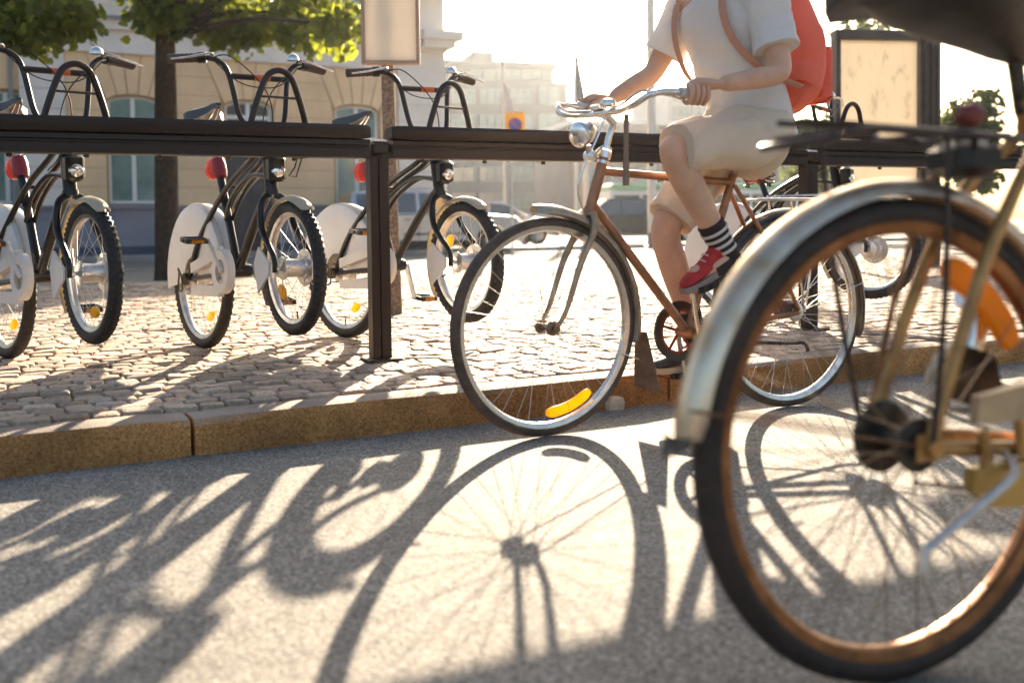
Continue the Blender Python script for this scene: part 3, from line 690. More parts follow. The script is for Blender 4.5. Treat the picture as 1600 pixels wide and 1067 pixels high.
# ------------------------------------------------------------------ cars and bus
tyre_car = mat('car_tyre', (0.02, 0.02, 0.02), 0.8); rim_car = mat('car_rim', (0.5, 0.5, 0.5), 0.35, 0.8)
carglass = mat('car_glass', (0.03, 0.04, 0.045), 0.05, 0, spec=1.0, coat=0.5)
lamp_red = mat('tail_lamp', (0.4, 0.02, 0.02), 0.2); lamp_cl = mat('head_lamp', (0.7, 0.7, 0.68), 0.15, 0.5)
dk_trim = mat('dark_trim', (0.03, 0.03, 0.032), 0.6)
def car(label, p, ang, Lc, Hc, paint, shape, group='cars parked along the far kerb'):
    root = empty('parked_car', M.Translation(p) @ M.Rotation(ang, 4, 'Z')); tag(root, label, 'car', group)
    Wc = 1.78; wr = 0.32
    ax = (-Lc*0.29, Lc*0.31)
    belt = Hc*0.62
    if shape == 'sedan': gh = [(-Lc*.40, belt), (-Lc*.27, Hc*.97), (-Lc*.10, Hc), (Lc*.08, Hc*.985), (Lc*.24, belt)]; hood = Lc*.47
    elif shape == 'wagon': gh = [(-Lc*.475, belt), (-Lc*.43, Hc*.96), (-Lc*.25, Hc), (Lc*.06, Hc*.99), (Lc*.24, belt)]; hood = Lc*.48
    else: gh = [(-Lc*.46, belt), (-Lc*.38, Hc*.95), (-Lc*.2, Hc), (Lc*.05, Hc*.985), (Lc*.27, belt)]; hood = Lc*.48
    def arch(c, s=1): return [(c+s*(wr+.07)*cos(a), wr+(wr+.07)*sin(a)) for a in [pi*k/8 for k in range(9)]]
    low = [(-Lc*.49, .32), (-Lc*.5, belt*.75), (gh[0][0]-.02, belt)]+[(gh[-1][0], belt), (hood-.15, belt*.92), (Lc*.5, belt*.68), (Lc*.49, .25)]
    low += arch(ax[1])+arch(ax[0])
    rings = []
    for y, k in ((-Wc/2, .965), (-Wc/2+.05, 1.0), (Wc/2-.05, 1.0), (Wc/2, .965)):
        rings.append([V((x*(1 if k == 1 else .988), y, (z if z < .5 else .5+(z-.5)*(1 if k == 1 else .93)))) for x, z in low])
    mb = MB(); mb.loft(rings, True); obj('body', mb, paint, root)
    rings = []
    for y, t in ((-Wc/2+.06, 0), (-Wc/2+.19, 1), (Wc/2-.19, 1), (Wc/2-.06, 0)):
        r_ = []
        for x, z in gh:
            zz = z if t else belt-.002
            r_.append(V((x if t else (gh[0][0] if x < 0 and x < gh[1][0]+.01 else x), y if z > belt+.01 or not t else (-Wc/2+.06)*(1 if y < 0 else -1), z)))
        rings.append(r_)
    # cabin: sloped sides
    vs = []; 
    for x, z in gh:
        hw = Wc/2-.06 if z < belt+.01 else Wc/2-.2
        vs += [V((x, -hw, z)), V((x, hw, z))]
    fs = [(2*i, 2*i+1, 2*i+3, 2*i+2) for i in range(len(gh)-1)]+[tuple(2*i for i in range(len(gh)-1, -1, -1)), tuple(2*i+1 for i in range(len(gh)))]
    mb = MB(); mb.add(vs, fs); obj('cabin', mb, paint, root, smooth=False)
    # side glass, windscreens
    def interp_top(x):
        for (x0, z0), (x1, z1_) in zip(gh, gh[1:]):
            if x0 <= x <= x1: return z0+(z1_-z0)*(x-x0)/(x1-x0)
        return belt
    for sgn in (-1, 1):
        cuts = [gh[0][0]+.22, gh[0][0]+.30+(gh[2][0]-gh[0][0])*.55, (gh[2][0]+gh[3][0])/2, gh[-1][0]-.18]
        for x0, x1 in zip(cuts, cuts[1:]):
            x0 += .04; x1 -= .04; N = 6; top = [(x0+(x1-x0)*i/N) for i in range(N+1)]
            q = [(x0, belt+.03), (x1, belt+.03)]+[(x, max(belt+.05, min(interp_top(x)-.07, Hc-.09))) for x in reversed(top)]
            def sidey(z): t = (z-belt)/(Hc-belt); return sgn*(Wc/2-.06-.14*t+.008)
            mb = MB(); mb.add([V((x, sidey(z), z)) for x, z in q], [tuple(range(len(q)))]); obj('side_window', mb, carglass, root, smooth=False)
        mb = MB(); xm = cuts[2]; mb.box((xm, sgn*(Wc/2+.0), belt*.66), (.012, .012, belt*.6)); obj('door_gap', mb, dk_trim, root, smooth=False)
        mb = MB(); mb.box((xm-.28, sgn*(Wc/2+.012), belt*.86), (.16, .03, .03)); obj('door_handle', mb, dk_trim, root, smooth=False)
        mb = MB(); mb.box((gh[-1][0]-.3, sgn*(Wc/2+.07), belt+.05), (.1, .18, .12), bevel=.03); obj('mirror', mb, paint, root)
        mb = MB(); mb.box((0, sgn*(Wc/2+.006), belt*.5), (Lc*.36, .02, .05)); obj('side_moulding', mb, dk_trim, root, smooth=False)
    for (i, j, nm) in ((0, 1, 'rear_window'), (len(gh)-2, len(gh)-1, 'windscreen')):
        (x0, z0), (x1, z1_) = gh[i], gh[j]; n = V((-(z1_-z0), 0, x1-x0)).normalized()*.012; qs = []
        for t, hw in ((.12, Wc/2-.14 if z0 < z1_ else Wc/2-.27), (.88, Wc/2-.27 if z0 < z1_ else Wc/2-.14)):
            x = x0+(x1-x0)*t; z = z0+(z1_-z0)*t; qs.append((V((x, -hw, z))+n, V((x, hw, z))+n))
        mb = MB(); mb.add([qs[0][0], qs[0][1], qs[1][1], qs[1][0]], [(0, 1, 2, 3)]); obj(nm, mb, carglass, root, smooth=False)
    for x in ax:
        for sgn in (-1, 1):
            we = empty('wheel', M.Translation((x, sgn*(Wc/2-.11), wr)), root)
            mb = MB(); mb.lathe([(wr*.6, -.1), (wr*.93, -.105), (wr, -.06), (wr, .06), (wr*.93, .105), (wr*.6, .1)], (0, 0, 0), 'y', 22); obj('tyre', mb, tyre_car, we)
            mb = MB(); mb.lathe([(.001, sgn*.075), (wr*.2, sgn*.085), (wr*.25, sgn*.05), (wr*.52, sgn*.06), (wr*.66, sgn*.1)], (0, 0, 0), 'y', 22)
            for k in range(5):
                a = 2*pi*k/5; mb.box((wr*.38*cos(a), sgn*.085, wr*.38*sin(a)), (wr*.45, .02, .05), M.Rotation(-a, 4, 'Y'))
            obj('rim', mb, rim_car, we)
    for sgn in (-1, 1):
        mb = MB(); mb.box((Lc*.465, sgn*(Wc/2-.2), belt*.72), (.12, .36, .14), bevel=.03); obj('headlight', mb, lamp_cl, root)
        mb = MB(); mb.box((-Lc*.475, sgn*(Wc/2-.13), belt*.85), (.10, .24, .26), bevel=.03); obj('tail_light', mb, lamp_red, root)
    mb = MB(); mb.box((Lc*.475, 0, .36), (.16, Wc-.06, .2), bevel=.05); obj('bumper', mb, paint, root)
    mb = MB(); mb.box((-Lc*.475, 0, .40), (.16, Wc-.06, .22), bevel=.05); obj('bumper', mb, paint, root)
    mb = MB(); mb.box((Lc*.49, 0, belt*.62), (.06, .8, .12)); obj('grille', mb, dk_trim, root, smooth=False)
silver = mat('silver_car_paint', (0.42, 0.43, 0.46), 0.25, 0.6, coat=0.8); darkp = mat('dark_car_paint', (0.015, 0.012, 0.012), 0.2, 0.3, coat=1.0)
p = gnd(640, 398); car('silver grey estate car partly hidden behind the third share bicycle', V((p.x+.3, p.y+1.2, 0)), KA*.75, 4.5, 1.52, silver, 'wagon')
p = gnd(770, 384); car('small silver hatchback behind the front mudguard of the ridden bicycle', V((p.x, p.y+1, 0)), R(14), 4.1, 1.42, mat('pale_silver_paint', (0.55, 0.56, 0.58), 0.25, 0.5, coat=.8), 'hatch')
p = gnd(1000, 382); car('dark saloon car seen through the frame of the ridden bicycle', V((p.x, p.y+1, 0)), R(14), 4.5, 1.45, darkp, 'sedan')
# bus
bw = mat('bus_white', (0.6, 0.6, 0.58), 0.4, coat=.4); bgm = mat('bus_green', (0.10, 0.34, 0.12), 0.4, coat=.4)
pb = atY(955, 352, 58); root = empty('city_bus', M.Translation((pb.x, pb.y, 0)) @ M.Rotation(R(12), 4, 'Z')); tag(root, 'long white bus with a green roof band behind the parked cars', 'bus')
mb = MB(); mb.box((6, 1.25, 1.45), (12, 2.5, 2.2), bevel=.12); obj('body', mb, bw, root)
mb = MB(); mb.box((6, 1.25, 2.66), (11.9, 2.46, .5), bevel=.14); obj('roof_band', mb, bgm, root)
for k in range(7):
    mb = MB(); mb.box((.95+1.68*k, -.006, 1.75), (1.5, .03, .95), bevel=.01); obj('window', mb, carglass, root)
for x in (2.4, 9.4):
    for y in (.2, 2.3):
        mb = MB(); mb.lathe([(.001, -.12), (.42, -.12), (.48, -.08), (.48, .08), (.42, .12), (.001, .12)], (x, y, .48), 'y', 20); obj('wheel', mb, tyre_car, root)

# ------------------------------------------------------------------ rack
PA = gnd(597, 563, KH); PB = gnd(1265, 515, KH); rdir = (PB-PA); rdir.z = 0; span = rdir.length; rdir.normalize(); RA = math.atan2(rdir.y, rdir.x)
rack = empty('bicycle_rack', M.Translation(PA) @ M.Rotation(RA, 4, 'Z')); tag(rack, 'long dark brown horizontal beam rack on square posts holding the share bicycles', 'bicycle rack')
zTop = atY(560, 197, PA.y-0.03).z-KH; zBot = atY(560, 248, PA.y-0.03).z-KH; hB = zTop-zBot
print('rack', PA, PB, span, zTop, zBot)
def beamprof(k=1.0):
    h = hB; w_ = 0.055
    return [(-w_, -h*.42), (-w_-.004, -h*.36), (-w_-.004, -.014), (-w_+.008, 0.0), (w_-.008, 0.0), (w_+.004, -.014), (w_+.004, -h*.42)]
def beam(u0, u1):
    rings = []
    for u_, s_ in ((u0, .80), (u0+.012, .93), (u0+.035, 1), (u1-.035, 1), (u1-.012, .93), (u1, .80)):
        rings.append([V((u_, y*s_, zTop-hB*.21+(z+hB*.21)*s_)) for y, z in beamprof()])
    mb = MB(); mb.loft(rings, True); bo = obj('beam', mb, brown_paint, rack)
    # grooved channel underneath
    pr = [(-.042, -hB*.44), (-.046, -hB*.47), (-.046, -hB*.60), (-.036, -hB*.63), (-.036, -hB*.68), (-.046, -hB*.71), (-.046, -hB*.97), (-.040, -hB), (.040, -hB), (.046, -hB*.97), (.046, -hB*.44)]
    rings = [[V((u_, y, zTop+z)) for y, z in pr] for u_ in (u0+.004, u1-.004)]
    mb = MB(); mb.loft(rings, True); obj('channel', mb, brown_paint, bo)
    n = int((u1-u0)/.28)
    for k in range(n):
        mb = MB(); mb.lathe([(.001, -.012), (.010, -.012), (.010, 0), (.001, 0)], (u0+.15+k*(u1-u0-.2)/n, 0, zBot-.0015), 'z', 8); obj('bolt', mb, steel_dark, bo)
gap = 0.045
for (u0, u1) in ((-span, -gap), (gap, span-gap), (span+gap, 2*span-gap)): beam(u0, u1)
for k in (-1, 0, 1, 2):
    u_ = k*span
    mb = MB(); mb.box((u_+.014, 0, (zBot+.01)/2), (.046, .05, zBot+.01), bevel=.004); po = obj('post', mb, brown_paint, rack)
    mb = MB(); mb.box((u_-.030, 0.0, (zBot+.01)/2), (.034, .066, zBot+.01), bevel=.003); obj('flange', mb, brown_paint, po)
    mb = MB(); mb.box((u_, 0, zBot+hB*.30), (.082, .085, hB*.42), bevel=.012); obj('joint_block', mb, brown_paint, rack)
    mb = MB(); mb.box((u_, 0, zBot+hB*.54), (.06, .06, .012), bevel=.003); obj('cap', mb, alu, rack)
    mb = MB(); mb.box((u_, 0, .006), (.15, .14, .012), bevel=.003); obj('foot_plate', mb, steel_dark, rack)
# wire hook hanging under the beam
hk = atY(470, 258, PA.y-.2); ru = (hk-PA).dot(rdir)
mb = MB(); mb.tube([(ru+.04, 0, zBot), (ru+.0, 0, zBot-.005), (ru-.01, 0, zBot-.04), (ru-.035, 0, zBot-.075), (ru-.005, 0, zBot-.078), (ru+.01, 0, zBot-.03), (ru+.02, 0, zBot)], .003, 6); obj('hook', mb, steel_dark, rack)

# ------------------------------------------------------------------ bicycle wheel
SPOKES = {}
def spoke_mesh(m):
    if m.name not in SPOKES:
        mb = MB(); mb.tube([(0, 0, 0), (1, 0, 0)], 1.0, 5, caps=False); me = mb.mesh('spoke', m); SPOKES[m.name] = me
    return SPOKES[m.name]
def wheel(name, parent, mtx, R0, tr, n=32, tyre_m=rubber, rim_m=alu, hub_m=alu, spoke_m=alu, hub_r=.024, hub_w=.08, knobby=False, rimd=.018, rimw=.014, spoke_r=.0011, phase=0.0, flange=None, drum=False):
    root = empty(name, mtx, parent)
    Rt = R0-tr; mb = MB()
    seg = 120 if knobby else 72; vs = []; mn = 12
    for i in range(seg):
        a = 2*pi*i/seg
        for j in range(mn):
            b = 2*pi*j/mn; q = tr
            if knobby and cos(b) > .2: q = tr+(.0045 if (i+(1 if abs(sin(b)) > .5 else 0)) % 2 else -.002)
            vs.append(((Rt+q*cos(b))*cos(a), q*sin(b)*.98, (Rt+q*cos(b))*sin(a)))
    fs = [(i*mn+j, i*mn+(j+1) % mn, ((i+1) % seg)*mn+(j+1) % mn, ((i+1) % seg)*mn+j) for i in range(seg) for j in range(mn)]
    mb.add(vs, fs); me = mb.mesh('tyre', tyre_m); obj('tyre', me, None, root)
    Ri = Rt-tr*.62
    pr = [(Ri-rimd, -rimw*.35), (Ri-rimd*.85, -rimw*.75), (Ri-rimd*.3, -rimw), (Ri+.002, -rimw*1.08), (Ri+.004, -rimw*.9), (Ri-.002, -rimw*.6), (Ri-.002, rimw*.6), (Ri+.004, rimw*.9), (Ri+.002, rimw*1.08), (Ri-rimd*.3, rimw), (Ri-rimd*.85, rimw*.75), (Ri-rimd, rimw*.35), (Ri-rimd, -rimw*.35)]
    mb = MB(); mb.lathe(pr, (0, 0, 0), 'y', 72); obj('rim', mb, rim_m, root)
    hw = hub_w/2; fr = flange or hub_r*1.15; mb = MB()
    mb.lathe([(.001, -hw-.022), (.0075, -hw-.022), (.0075, -hw-.004), (hub_r*.7, -hw-.004), (fr, -hw+.002), (fr, -hw+.008), (hub_r*(1 if drum else .62), -hw+.013), (hub_r*(1 if drum else .55), 0), (hub_r*(1 if drum else .62), hw-.013), (fr, hw-.008), (fr, hw-.002), (hub_r*.7, hw+.004), (.0075, hw+.004), (.0075, hw+.022), (.001, hw+.022)], (0, 0, 0), 'y', 20)
    for s_ in (-1, 1): mb.lathe([(.001, s_*(hw+.024)), (.011, s_*(hw+.024)), (.011, s_*(hw+.012)), (.001, s_*(hw+.012))], (0, 0, 0), 'y', 6)
    obj('hub', mb, hub_m, root)
    sm = spoke_mesh(spoke_m)
    for k in range(n):
        side = 1 if k % 2 else -1; a = 2*pi*k/n+phase; b = a+(.42 if (k//2) % 2 else -.42)*(1 if fr < .04 else .8)
        p0 = V((fr*.9*cos(b), side*(hw-.004), fr*.9*sin(b))); p1 = V(((Ri-rimd*.6)*cos(a), side*.003, (Ri-rimd*.6)*sin(a)))
        d = p1-p0; q = d.to_track_quat('X', 'Z').to_matrix().to_4x4()
        so = bpy.data.objects.new('spoke', sm); link(so, root, M.Translation(p0) @ q @ M.Diagonal((d.length, spoke_r, spoke_r, 1)))
    # valve
    av = phase+pi/n*1.0; mb = MB(); mb.tube([((Ri-rimd)*cos(av), 0, (Ri-rimd)*sin(av)), ((Ri-rimd-.03)*cos(av), 0, (Ri-rimd-.03)*sin(av))], [.004, .003], 6); obj('valve', mb, steel_dark, root)
    return root, Ri, hw
def arc_reflector(root, Rm, a0, a1, m, wd=.030, th=.010, y=0.0, name='spoke_reflector'):
    mb = MB(); rings = []; N = 14
    for i in range(N+1):
        t = i/N; a = a0+(a1-a0)*t; e = min(1, 4*min(t, 1-t)+.5); w_ = wd/2*min(1, e+.1)
        rings.append([V(((Rm+dr)*cos(a), y+yy, (Rm+dr)*sin(a))) for dr, yy in ((-w_, -th/2), (-w_*.8, -th), (w_*.8, -th), (w_, -th/2), (w_, th/2), (w_*.8, th), (-w_*.8, th), (-w_, th/2))])
    mb.loft(rings, True); return obj(name, mb, m, root)
def oval_reflector(root, Rm, a, m, wl=.034, wt=.022, y=0.0):
    mb = MB(); c = V((Rm*cos(a), y, Rm*sin(a))); er = V((cos(a), 0, sin(a))); et = V((-sin(a), 0, cos(a))); rings = []
    for yy, s_ in ((-.009, .8), (-.006, 1), (.006, 1), (.009, .8)):
        rings.append([c+V((0, yy, 0))+et*wl*s_*cos(q)+er*wt*s_*sin(q) for q in [2*pi*k/16 for k in range(16)]])
    mb.loft(rings, True); return obj('spoke_reflector', mb, m, root)
def pedal(root, mtx, m_body=black, amber=orange_ref, name='pedal'):
    """block pedal in the xy plane around the origin, long side along y"""
    po = empty(name, mtx, root)
    mb = MB(); 
    for x in (-.036, .036): mb.box((x, 0, 0), (.012, .098, .022), bevel=.003)
    for y in (-.046, .046): mb.box((0, y, 0), (.060, .008, .020))
    mb.tube([(0, -.055, 0), (0, .05, 0)], .009, 8); obj('cage', mb, m_body, po)
    for x in (-.0435, .0435):
        mb = MB(); mb.box((x, 0, 0), (.004, .055, .014)); obj('reflector', mb, amber, po, smooth=False)
    return po
def rotated_about(p0, axis, ang): return M.Translation(p0) @ M.Rotation(ang, 4, axis) @ M.Translation(-V(p0))

def big_saddle(parent, c, m, s=1.0, mtx=None, springs=True):
    mb = MB(); rings = []
    for x, hw_, zt, dp in ((-.135, .03, .000, -.03), (-.13, .085, .018, -.055), (-.10, .112, .030, -.06), (-.05, .108, .028, -.052), (.0, .070, .020, -.044), (.06, .038, .014, -.036), (.12, .026, .010, -.03), (.15, .014, .0, -.02)):
        rings.append([V((x*s, y*hw_*s, z*s)) for y, z in ((-1, dp), (-1.0, zt*.3), (-.75, zt*.9), (-.35, zt), (0, zt*.85), (.35, zt), (.75, zt*.9), (1.0, zt*.3), (1, dp), (.5, dp*.8), (0, dp*.75), (-.5, dp*.8))])
    mb.loft(rings, True); so = obj('saddle', mb, m, parent, (mtx or M.Identity(4)) @ M.Translation(c))
    if not springs: return so
    mb = MB()
    for s_ in (-1, 1):
        hel = [V((-.09*s+.018*s*cos(t*.9), s_*.062*s+.018*s*sin(t*.9), (-.045-.0035*t)*s)) for t in range(0, 30)]
        mb.tube(hel, .003*s, 6); mb.tube([(-.09*s, s_*.062*s, -.14*s), (-.02*s, s_*.025*s, -.105*s), (.10*s, s_*.012*s, -.05*s)], .0038*s, 6, smooth=3)
    obj('spring', mb, steel_dark, so); return so

# ------------------------------------------------------------------ share bicycle
RW = .328; FW = .265; WB = .965; FZ = .402
def share_bike(steer=0.0, wheelrot=0.0, crank=R(122), bell=True):
    r = empty('share_bicycle')
    # rear wheel
    rw, Ri, hw = wheel('rear_wheel', r, M.Translation((0, 0, RW)) @ M.Rotation(wheelrot, 4, 'Y'), RW, .026, 28, knobby=True, hub_r=.035, hub_w=.09, rimd=.022, rimw=.016, flange=.045)
    oval_reflector(rw, Ri-.09, R(-62)+wheelrot, yellow_ref, .036, .020)
    # rear skirt guard
    N = 30; a0, a1 = R(4), R(190); prof = []
    rings = []
    for i in range(N+1):
        a = a0+(a1-a0)*i/N; Ro = RW+.024; inner = .10 if R(-10) < a < R(185) else .17
        rings.append([V((rr_*cos(a), y, RW+rr_*sin(a))) for rr_, y in ((inner, -.050), (Ro*.75, -.054), (Ro-.03, -.052), (Ro-.008, -.042), (Ro, -.022), (Ro, .022), (Ro-.008, .042), (Ro-.03, .052), (Ro*.75, .054), (inner, .050), (inner, .047), (Ro*.75, .051), (Ro-.032, .048), (Ro-.004, .02), (Ro-.004, -.02), (Ro-.032, -.048), (Ro*.75, -.051), (inner, -.047))])
    mb = MB(); mb.loft(rings, True); cov = obj('wheel_cover', mb, white_pl, r)
    mb = MB(); mb.arcshell(RW+.025, 0, R(8), R(186), [(-.026, -.002), (-.024, .003), (-.020, .003), (-.018, -.002)], 40, (0, RW)); obj('seam', mb, cream_pl, cov)
    # frame tubes
    bb = V((.42, 0, .375)); st = V((.245, 0, .79)); hd0 = V((.775, 0, .71)); hd1 = V((.735, 0, .93))
    mb = MB(); mb.tube([bb, st], .0175, 12); obj('seat_tube', mb, black, r)
    mb = MB(); mb.tube([bb+V((.0, 0, .0)), V((.52, 0, .49)), V((.65, 0, .63)), hd0+V((-.005, 0, .02))], [.019, .020, .0195, .019], 12, smooth=5); obj('down_tube', mb, black, r)
    for s_ in (-1, 1):
        mb = MB(); mb.tube([V((.01, s_*.066, RW)), V((.12, s_*.062, .50)), V((.27, s_*.034, .665)), V((.45, s_*.030, .77)), V((.62, s_*.026, .84)), hd1+V((-.01, s_*.014, -.03))], .0125, 10, smooth=5); obj('top_tube', mb, black, r)
        mb = MB(); mb.tube([V((.01, s_*.066, RW)), V((.2, s_*.055, .345)), bb+V((-.02, s_*.03, -.005))], .0115, 8, smooth=4); obj('chain_stay', mb, black, r)
        mb = MB(); mb.tube([V((.33, s_*.016, .60)), V((.42, s_*.022, .70)), V((.60, s_*.020, .78)), hd0+V((-.015, s_*.012, .06))], .010, 8, smooth=4); obj('brace_tube', mb, black, r)
    mb = MB(); mb.tube([V((.40, -.03, .742)), V((.40, .03, .742))], .008, 8); mb.tube([V((.30, -.03, .685)), V((.30, .03, .685))], .009, 8); obj('cross_piece', mb, black, r)
    mb = MB(); mb.tube([hd0, hd1], .026, 14); mb.tube([hd0-V((-.003, 0, .018)), hd0+V((-.001, 0, .005))], .030, 14); obj('head_tube', mb, black, r)
    mb = MB(); mb.lathe([(.001, -.058), (.026, -.056), (.030, -.04), (.030, .04), (.026, .056), (.001, .058)], bb, 'y', 16); obj('bottom_bracket', mb, black, r)
    # seat post, red clamp, saddle
    sdir_ = (st-bb).normalized()
    mb = MB(); mb.tube([st+sdir_*-.01, st+sdir_*.285], .0135, 12); obj('seat_post', mb, alu, r)
    c = st+sdir_*.045
    mb = MB(); q = sdir_.to_track_quat('Z', 'Y').to_matrix().to_4x4()
    mb2 = MB(); mb2.lathe([(.018, -.050), (.029, -.046), (.034, -.02), (.034, .02), (.029, .044), (.018, .050)], (0, 0, 0), 'z', 20); obj('seat_clamp', mb2, red_pl, r, M.Translation(c) @ q)
    mb = MB(); mb.tube([st+sdir_*.105, st+sdir_*.145], .019, 12); obj('clamp_ring', mb, chrome, r)
    mb = MB(); rg_ = []
    for yy, s_ in ((-.034, .72), (-.026, .96), (-.008, 1), (.008, .93), (.018, .55)):
        rg_.append([V((-.055+yy, .036*s_*cos(a), .052*s_*sin(a))) for a in [2*pi*k/18 for k in range(18)]])
    mb.loft(rg_, True); obj('rear_light', mb, red_lens, r, M.Translation(c))
    sz = st+sdir_*.290; so = big_saddle(r, sz+V((-.01, 0, .03)), mat('saddle_dark', (.025, .03, .045), .38, coat=.3), (.80), None, False); so.matrix_local = M.Translation(sz+V((-.01, 0, .042))) @ M.Rotation(R(-13), 4, 'Y')
    mb = MB()
    for s_ in (-1, 1): mb.tube([(-.09, s_*.03, -.03), (-.02, s_*.018, -.052), (.05, s_*.012, -.045), (.10, s_*.008, -.02)], .0035, 6, smooth=3)
    obj('rail', mb, chrome, so)
    # crankset
    cr = crank
    for s_, a in ((-1, cr), (1, cr+pi)):
        e = bb+V((cos(a)*.165, s_*.098, sin(a)*.165)); s0 = bb+V((0, s_*.072, 0))
        mb = MB(); mb.tube([s0, s0+(e-s0)*.5, e], [.017, .012, .012], 10, flat=.7); obj('crank_arm', mb, white_pl if s_ < 0 else alu, r)
        pedal(r, M.Translation(e+V((0, s_*.062, 0))) @ M.Rotation(R(8), 4, 'Y'))
    mb = MB(); mb.lathe([(.001, -.072), (.05, -.070), (.052, -.064), (.001, -.060)], bb, 'y', 24); obj('chainring', mb, alu, r)
    # chain guard: ring plus two arms
    mb = MB(); mb.lathe([(.052, -.086), (.090, -.088), (.098, -.078), (.098, -.056), (.092, -.056), (.090, -.078), (.052, -.078), (.052, -.086)], bb, 'y', 32); cg = obj('chain_guard', mb, white_pl, r)
    for za, zb_ in ((.085, .052), (-.085, -.050)):
        mb = MB(); rings = []
        for t in (0, .5, 1):
            x = bb.x-.02-(bb.x-.10)*t; z = bb.z+za*(1-t)+zb_*t-(bb.z-RW)*t; h = .026-.004*t
            rings.append([V((x, -.086, z-h)), V((x, -.088, z+h)), V((x, -.060, z+h)), V((x, -.060, z-h))])
        mb.loft(rings, True); obj('guard_arm', mb, white_pl, cg)
    mb = MB(); mb.tube([(0, -.075, RW+.045), (bb.x, -.075, bb.z+.05)], .003, 5); mb.tube([(0, -.075, RW-.045), (bb.x, -.075, bb.z-.05)], .003, 5); obj('chain', mb, steel_dark, r)
    mb = MB(); mb.tube([(-.03, -.10, RW+.03), (.0, -.115, RW+.05), (.04, -.115, RW+.01), (.03, -.11, RW-.05), (-.03, -.105, RW-.045), (-.03, -.10, RW+.03)], .0045, 6, smooth=4); mb.lathe([(.001, -.09), (.028, -.09), (.028, -.07), (.001, -.07)], (.0, 0, RW), 'y', 14); obj('gear_shifter', mb, steel_dark, r)
    # ---- steered assembly
    S = rotated_about((.76, 0, .8), (hd1-hd0).normalized(), steer)
    fw, Rif, _ = wheel('front_wheel', r, S @ M.Translation((WB, 0, FZ)) @ M.Rotation(wheelrot*1.7, 4, 'Y'), FW, .026, 28, knobby=True, hub_r=.036, hub_w=.10, rimd=.020, rimw=.016, flange=.046, drum=True)
    oval_reflector(fw, Rif-.075, R(-50), yellow_ref, .036, .022)
    mb = MB(); mb.lathe([(.001, .062), (.060, .058), (.075, .050), (.075, .046), (.001, .046)], (0, 0, 0), 'y', 26); obj('brake_disc', mb, alu, fw)
    mb = MB()
    for s_ in (-1, 1): mb.tube([hd0+V((.002, s_*.012, -.012)), V((.80, s_*.055, .665)), V((.835, s_*.074, .56)), V((WB-.01, s_*.078, FZ+.05)), V((WB, s_*.078, FZ-.015))], [.015, .0145, .0135, .011, .010], 10, smooth=5)
    fk_ = obj('fork', mb, black, r, S)
    a0, a1 = R(52), R(215); mb = MB(); N = 26; rings = []
    for i in range(N+1):
        a = a0+(a1-a0)*i/N; Ro = FW+.022+(.02 if i == 0 else 0); w_ = .030*(.45 if i == 0 else .8 if i == 1 else 1)
        rings.append([V((WB+(Ro+dr)*cos(a), y*w_, FZ+(Ro+dr)*sin(a))) for y, dr in ((-1, -.020), (-.8, -.006), (0, .002), (.8, -.006), (1, -.020), (.78, -.010), (0, -.003), (-.78, -.010))])
    mb.loft(rings, True); obj('front_mudguard', mb, cream_pl, r, S)
    mb = MB(); mb.prism([(WB-.015, FZ+.02), (WB-.12, FZ+.085), (WB-.165, FZ+.02), (WB-.135, FZ-.10), (WB-.02, FZ-.02)], -.096, -.088, 'xz'); obj('hub_plate', mb, white_pl, r, S)
    # headlamp
    mb = MB(); mb.box((.822, 0, .80), (.06, .075, .105), bevel=.014); hl = obj('headlight', mb, black, r, S)
    mb = MB(); mb.lathe([(.001, .040), (.02, .038), (.029, .030), (.031, .02), (.001, .02)], (.818, 0, .79), 'x', 22); obj('lens', mb, glass_lamp, hl)
    # stem and handlebar
    mb = MB(); mb.tube([hd1-V((0, 0, .02)), hd1+V((-.012, 0, .055))], .018, 10); obj('stem', mb, black, r, S)
    bars = MB(); hub_ = hd1+V((-.012, 0, .045))
    for s_ in (-1, 1):
        bars.tube([hub_, hub_+V((0, s_*.06, .0)), V((.700, s_*.098, 1.02)), V((.672, s_*.128, 1.19)), V((.655, s_*.165, 1.245)), V((.625, s_*.225, 1.258)), V((.585, s_*.315, 1.252))], .0112, 10, smooth=6)
    hb = obj('handlebar', bars, mat('bar_paint', (.022, .014, .012), .38, .0, spec=.4), r, S)
    mb = MB(); mb.tube([(.672, -.127, 1.185), (.672, .127, 1.185)], .0125, 10); cb = obj('crossbar', mb, MATS['bar_paint'], r, S)
    mb = MB(); mb.tube([(.672, -.022, 1.185), (.672, .048, 1.185)], .0138, 10); obj('sticker', mb, orange_tape, cb)
    for s_ in (-1, 1):
        a_ = V((.613, s_*.235, 1.258)); b_ = V((.572, s_*.345, 1.251)); mb = MB(); pts = [a_+(b_-a_)*k/14 for k in range(15)]
        mb.tube(pts, [.0185+(.0016 if k % 2 else -.0008) for k in range(15)], 12); obj('grip', mb, grip_mat, r, S)
        mb = MB(); mb.tube([V((.628, s_*.205, 1.26)), a_], .023, 12); obj('shifter', mb, black, r, S)
        mb = MB(); l0 = V((.655, s_*.19, 1.262)); mb.tube([l0, l0+V((.03, s_*.02, .006)), l0+V((.015, s_*.10, -.012)), l0+V((-.01, s_*.165, -.022))], [.007, .009, .0065, .006], 8, smooth=4, flat=.6); obj('brake_lever', mb, alu, r, S)
    if bell:
        mb = MB(); mb.lathe([(.026, 0), (.026, .008), (.022, .020), (.012, .028), (.001, .030)], (.65, .165, 1.272), 'z', 18); obj('bell', mb, chrome, r, S)
    # front docking hoop
    mb = MB(); hp = [(.845, -.122, .93), (.855, -.114, 1.00), (.862, -.078, 1.11), (.866, -.048, 1.170), (.867, 0, 1.192), (.866, .048, 1.170), (.862, .078, 1.11), (.855, .114, 1.00), (.845, .122, .93)]
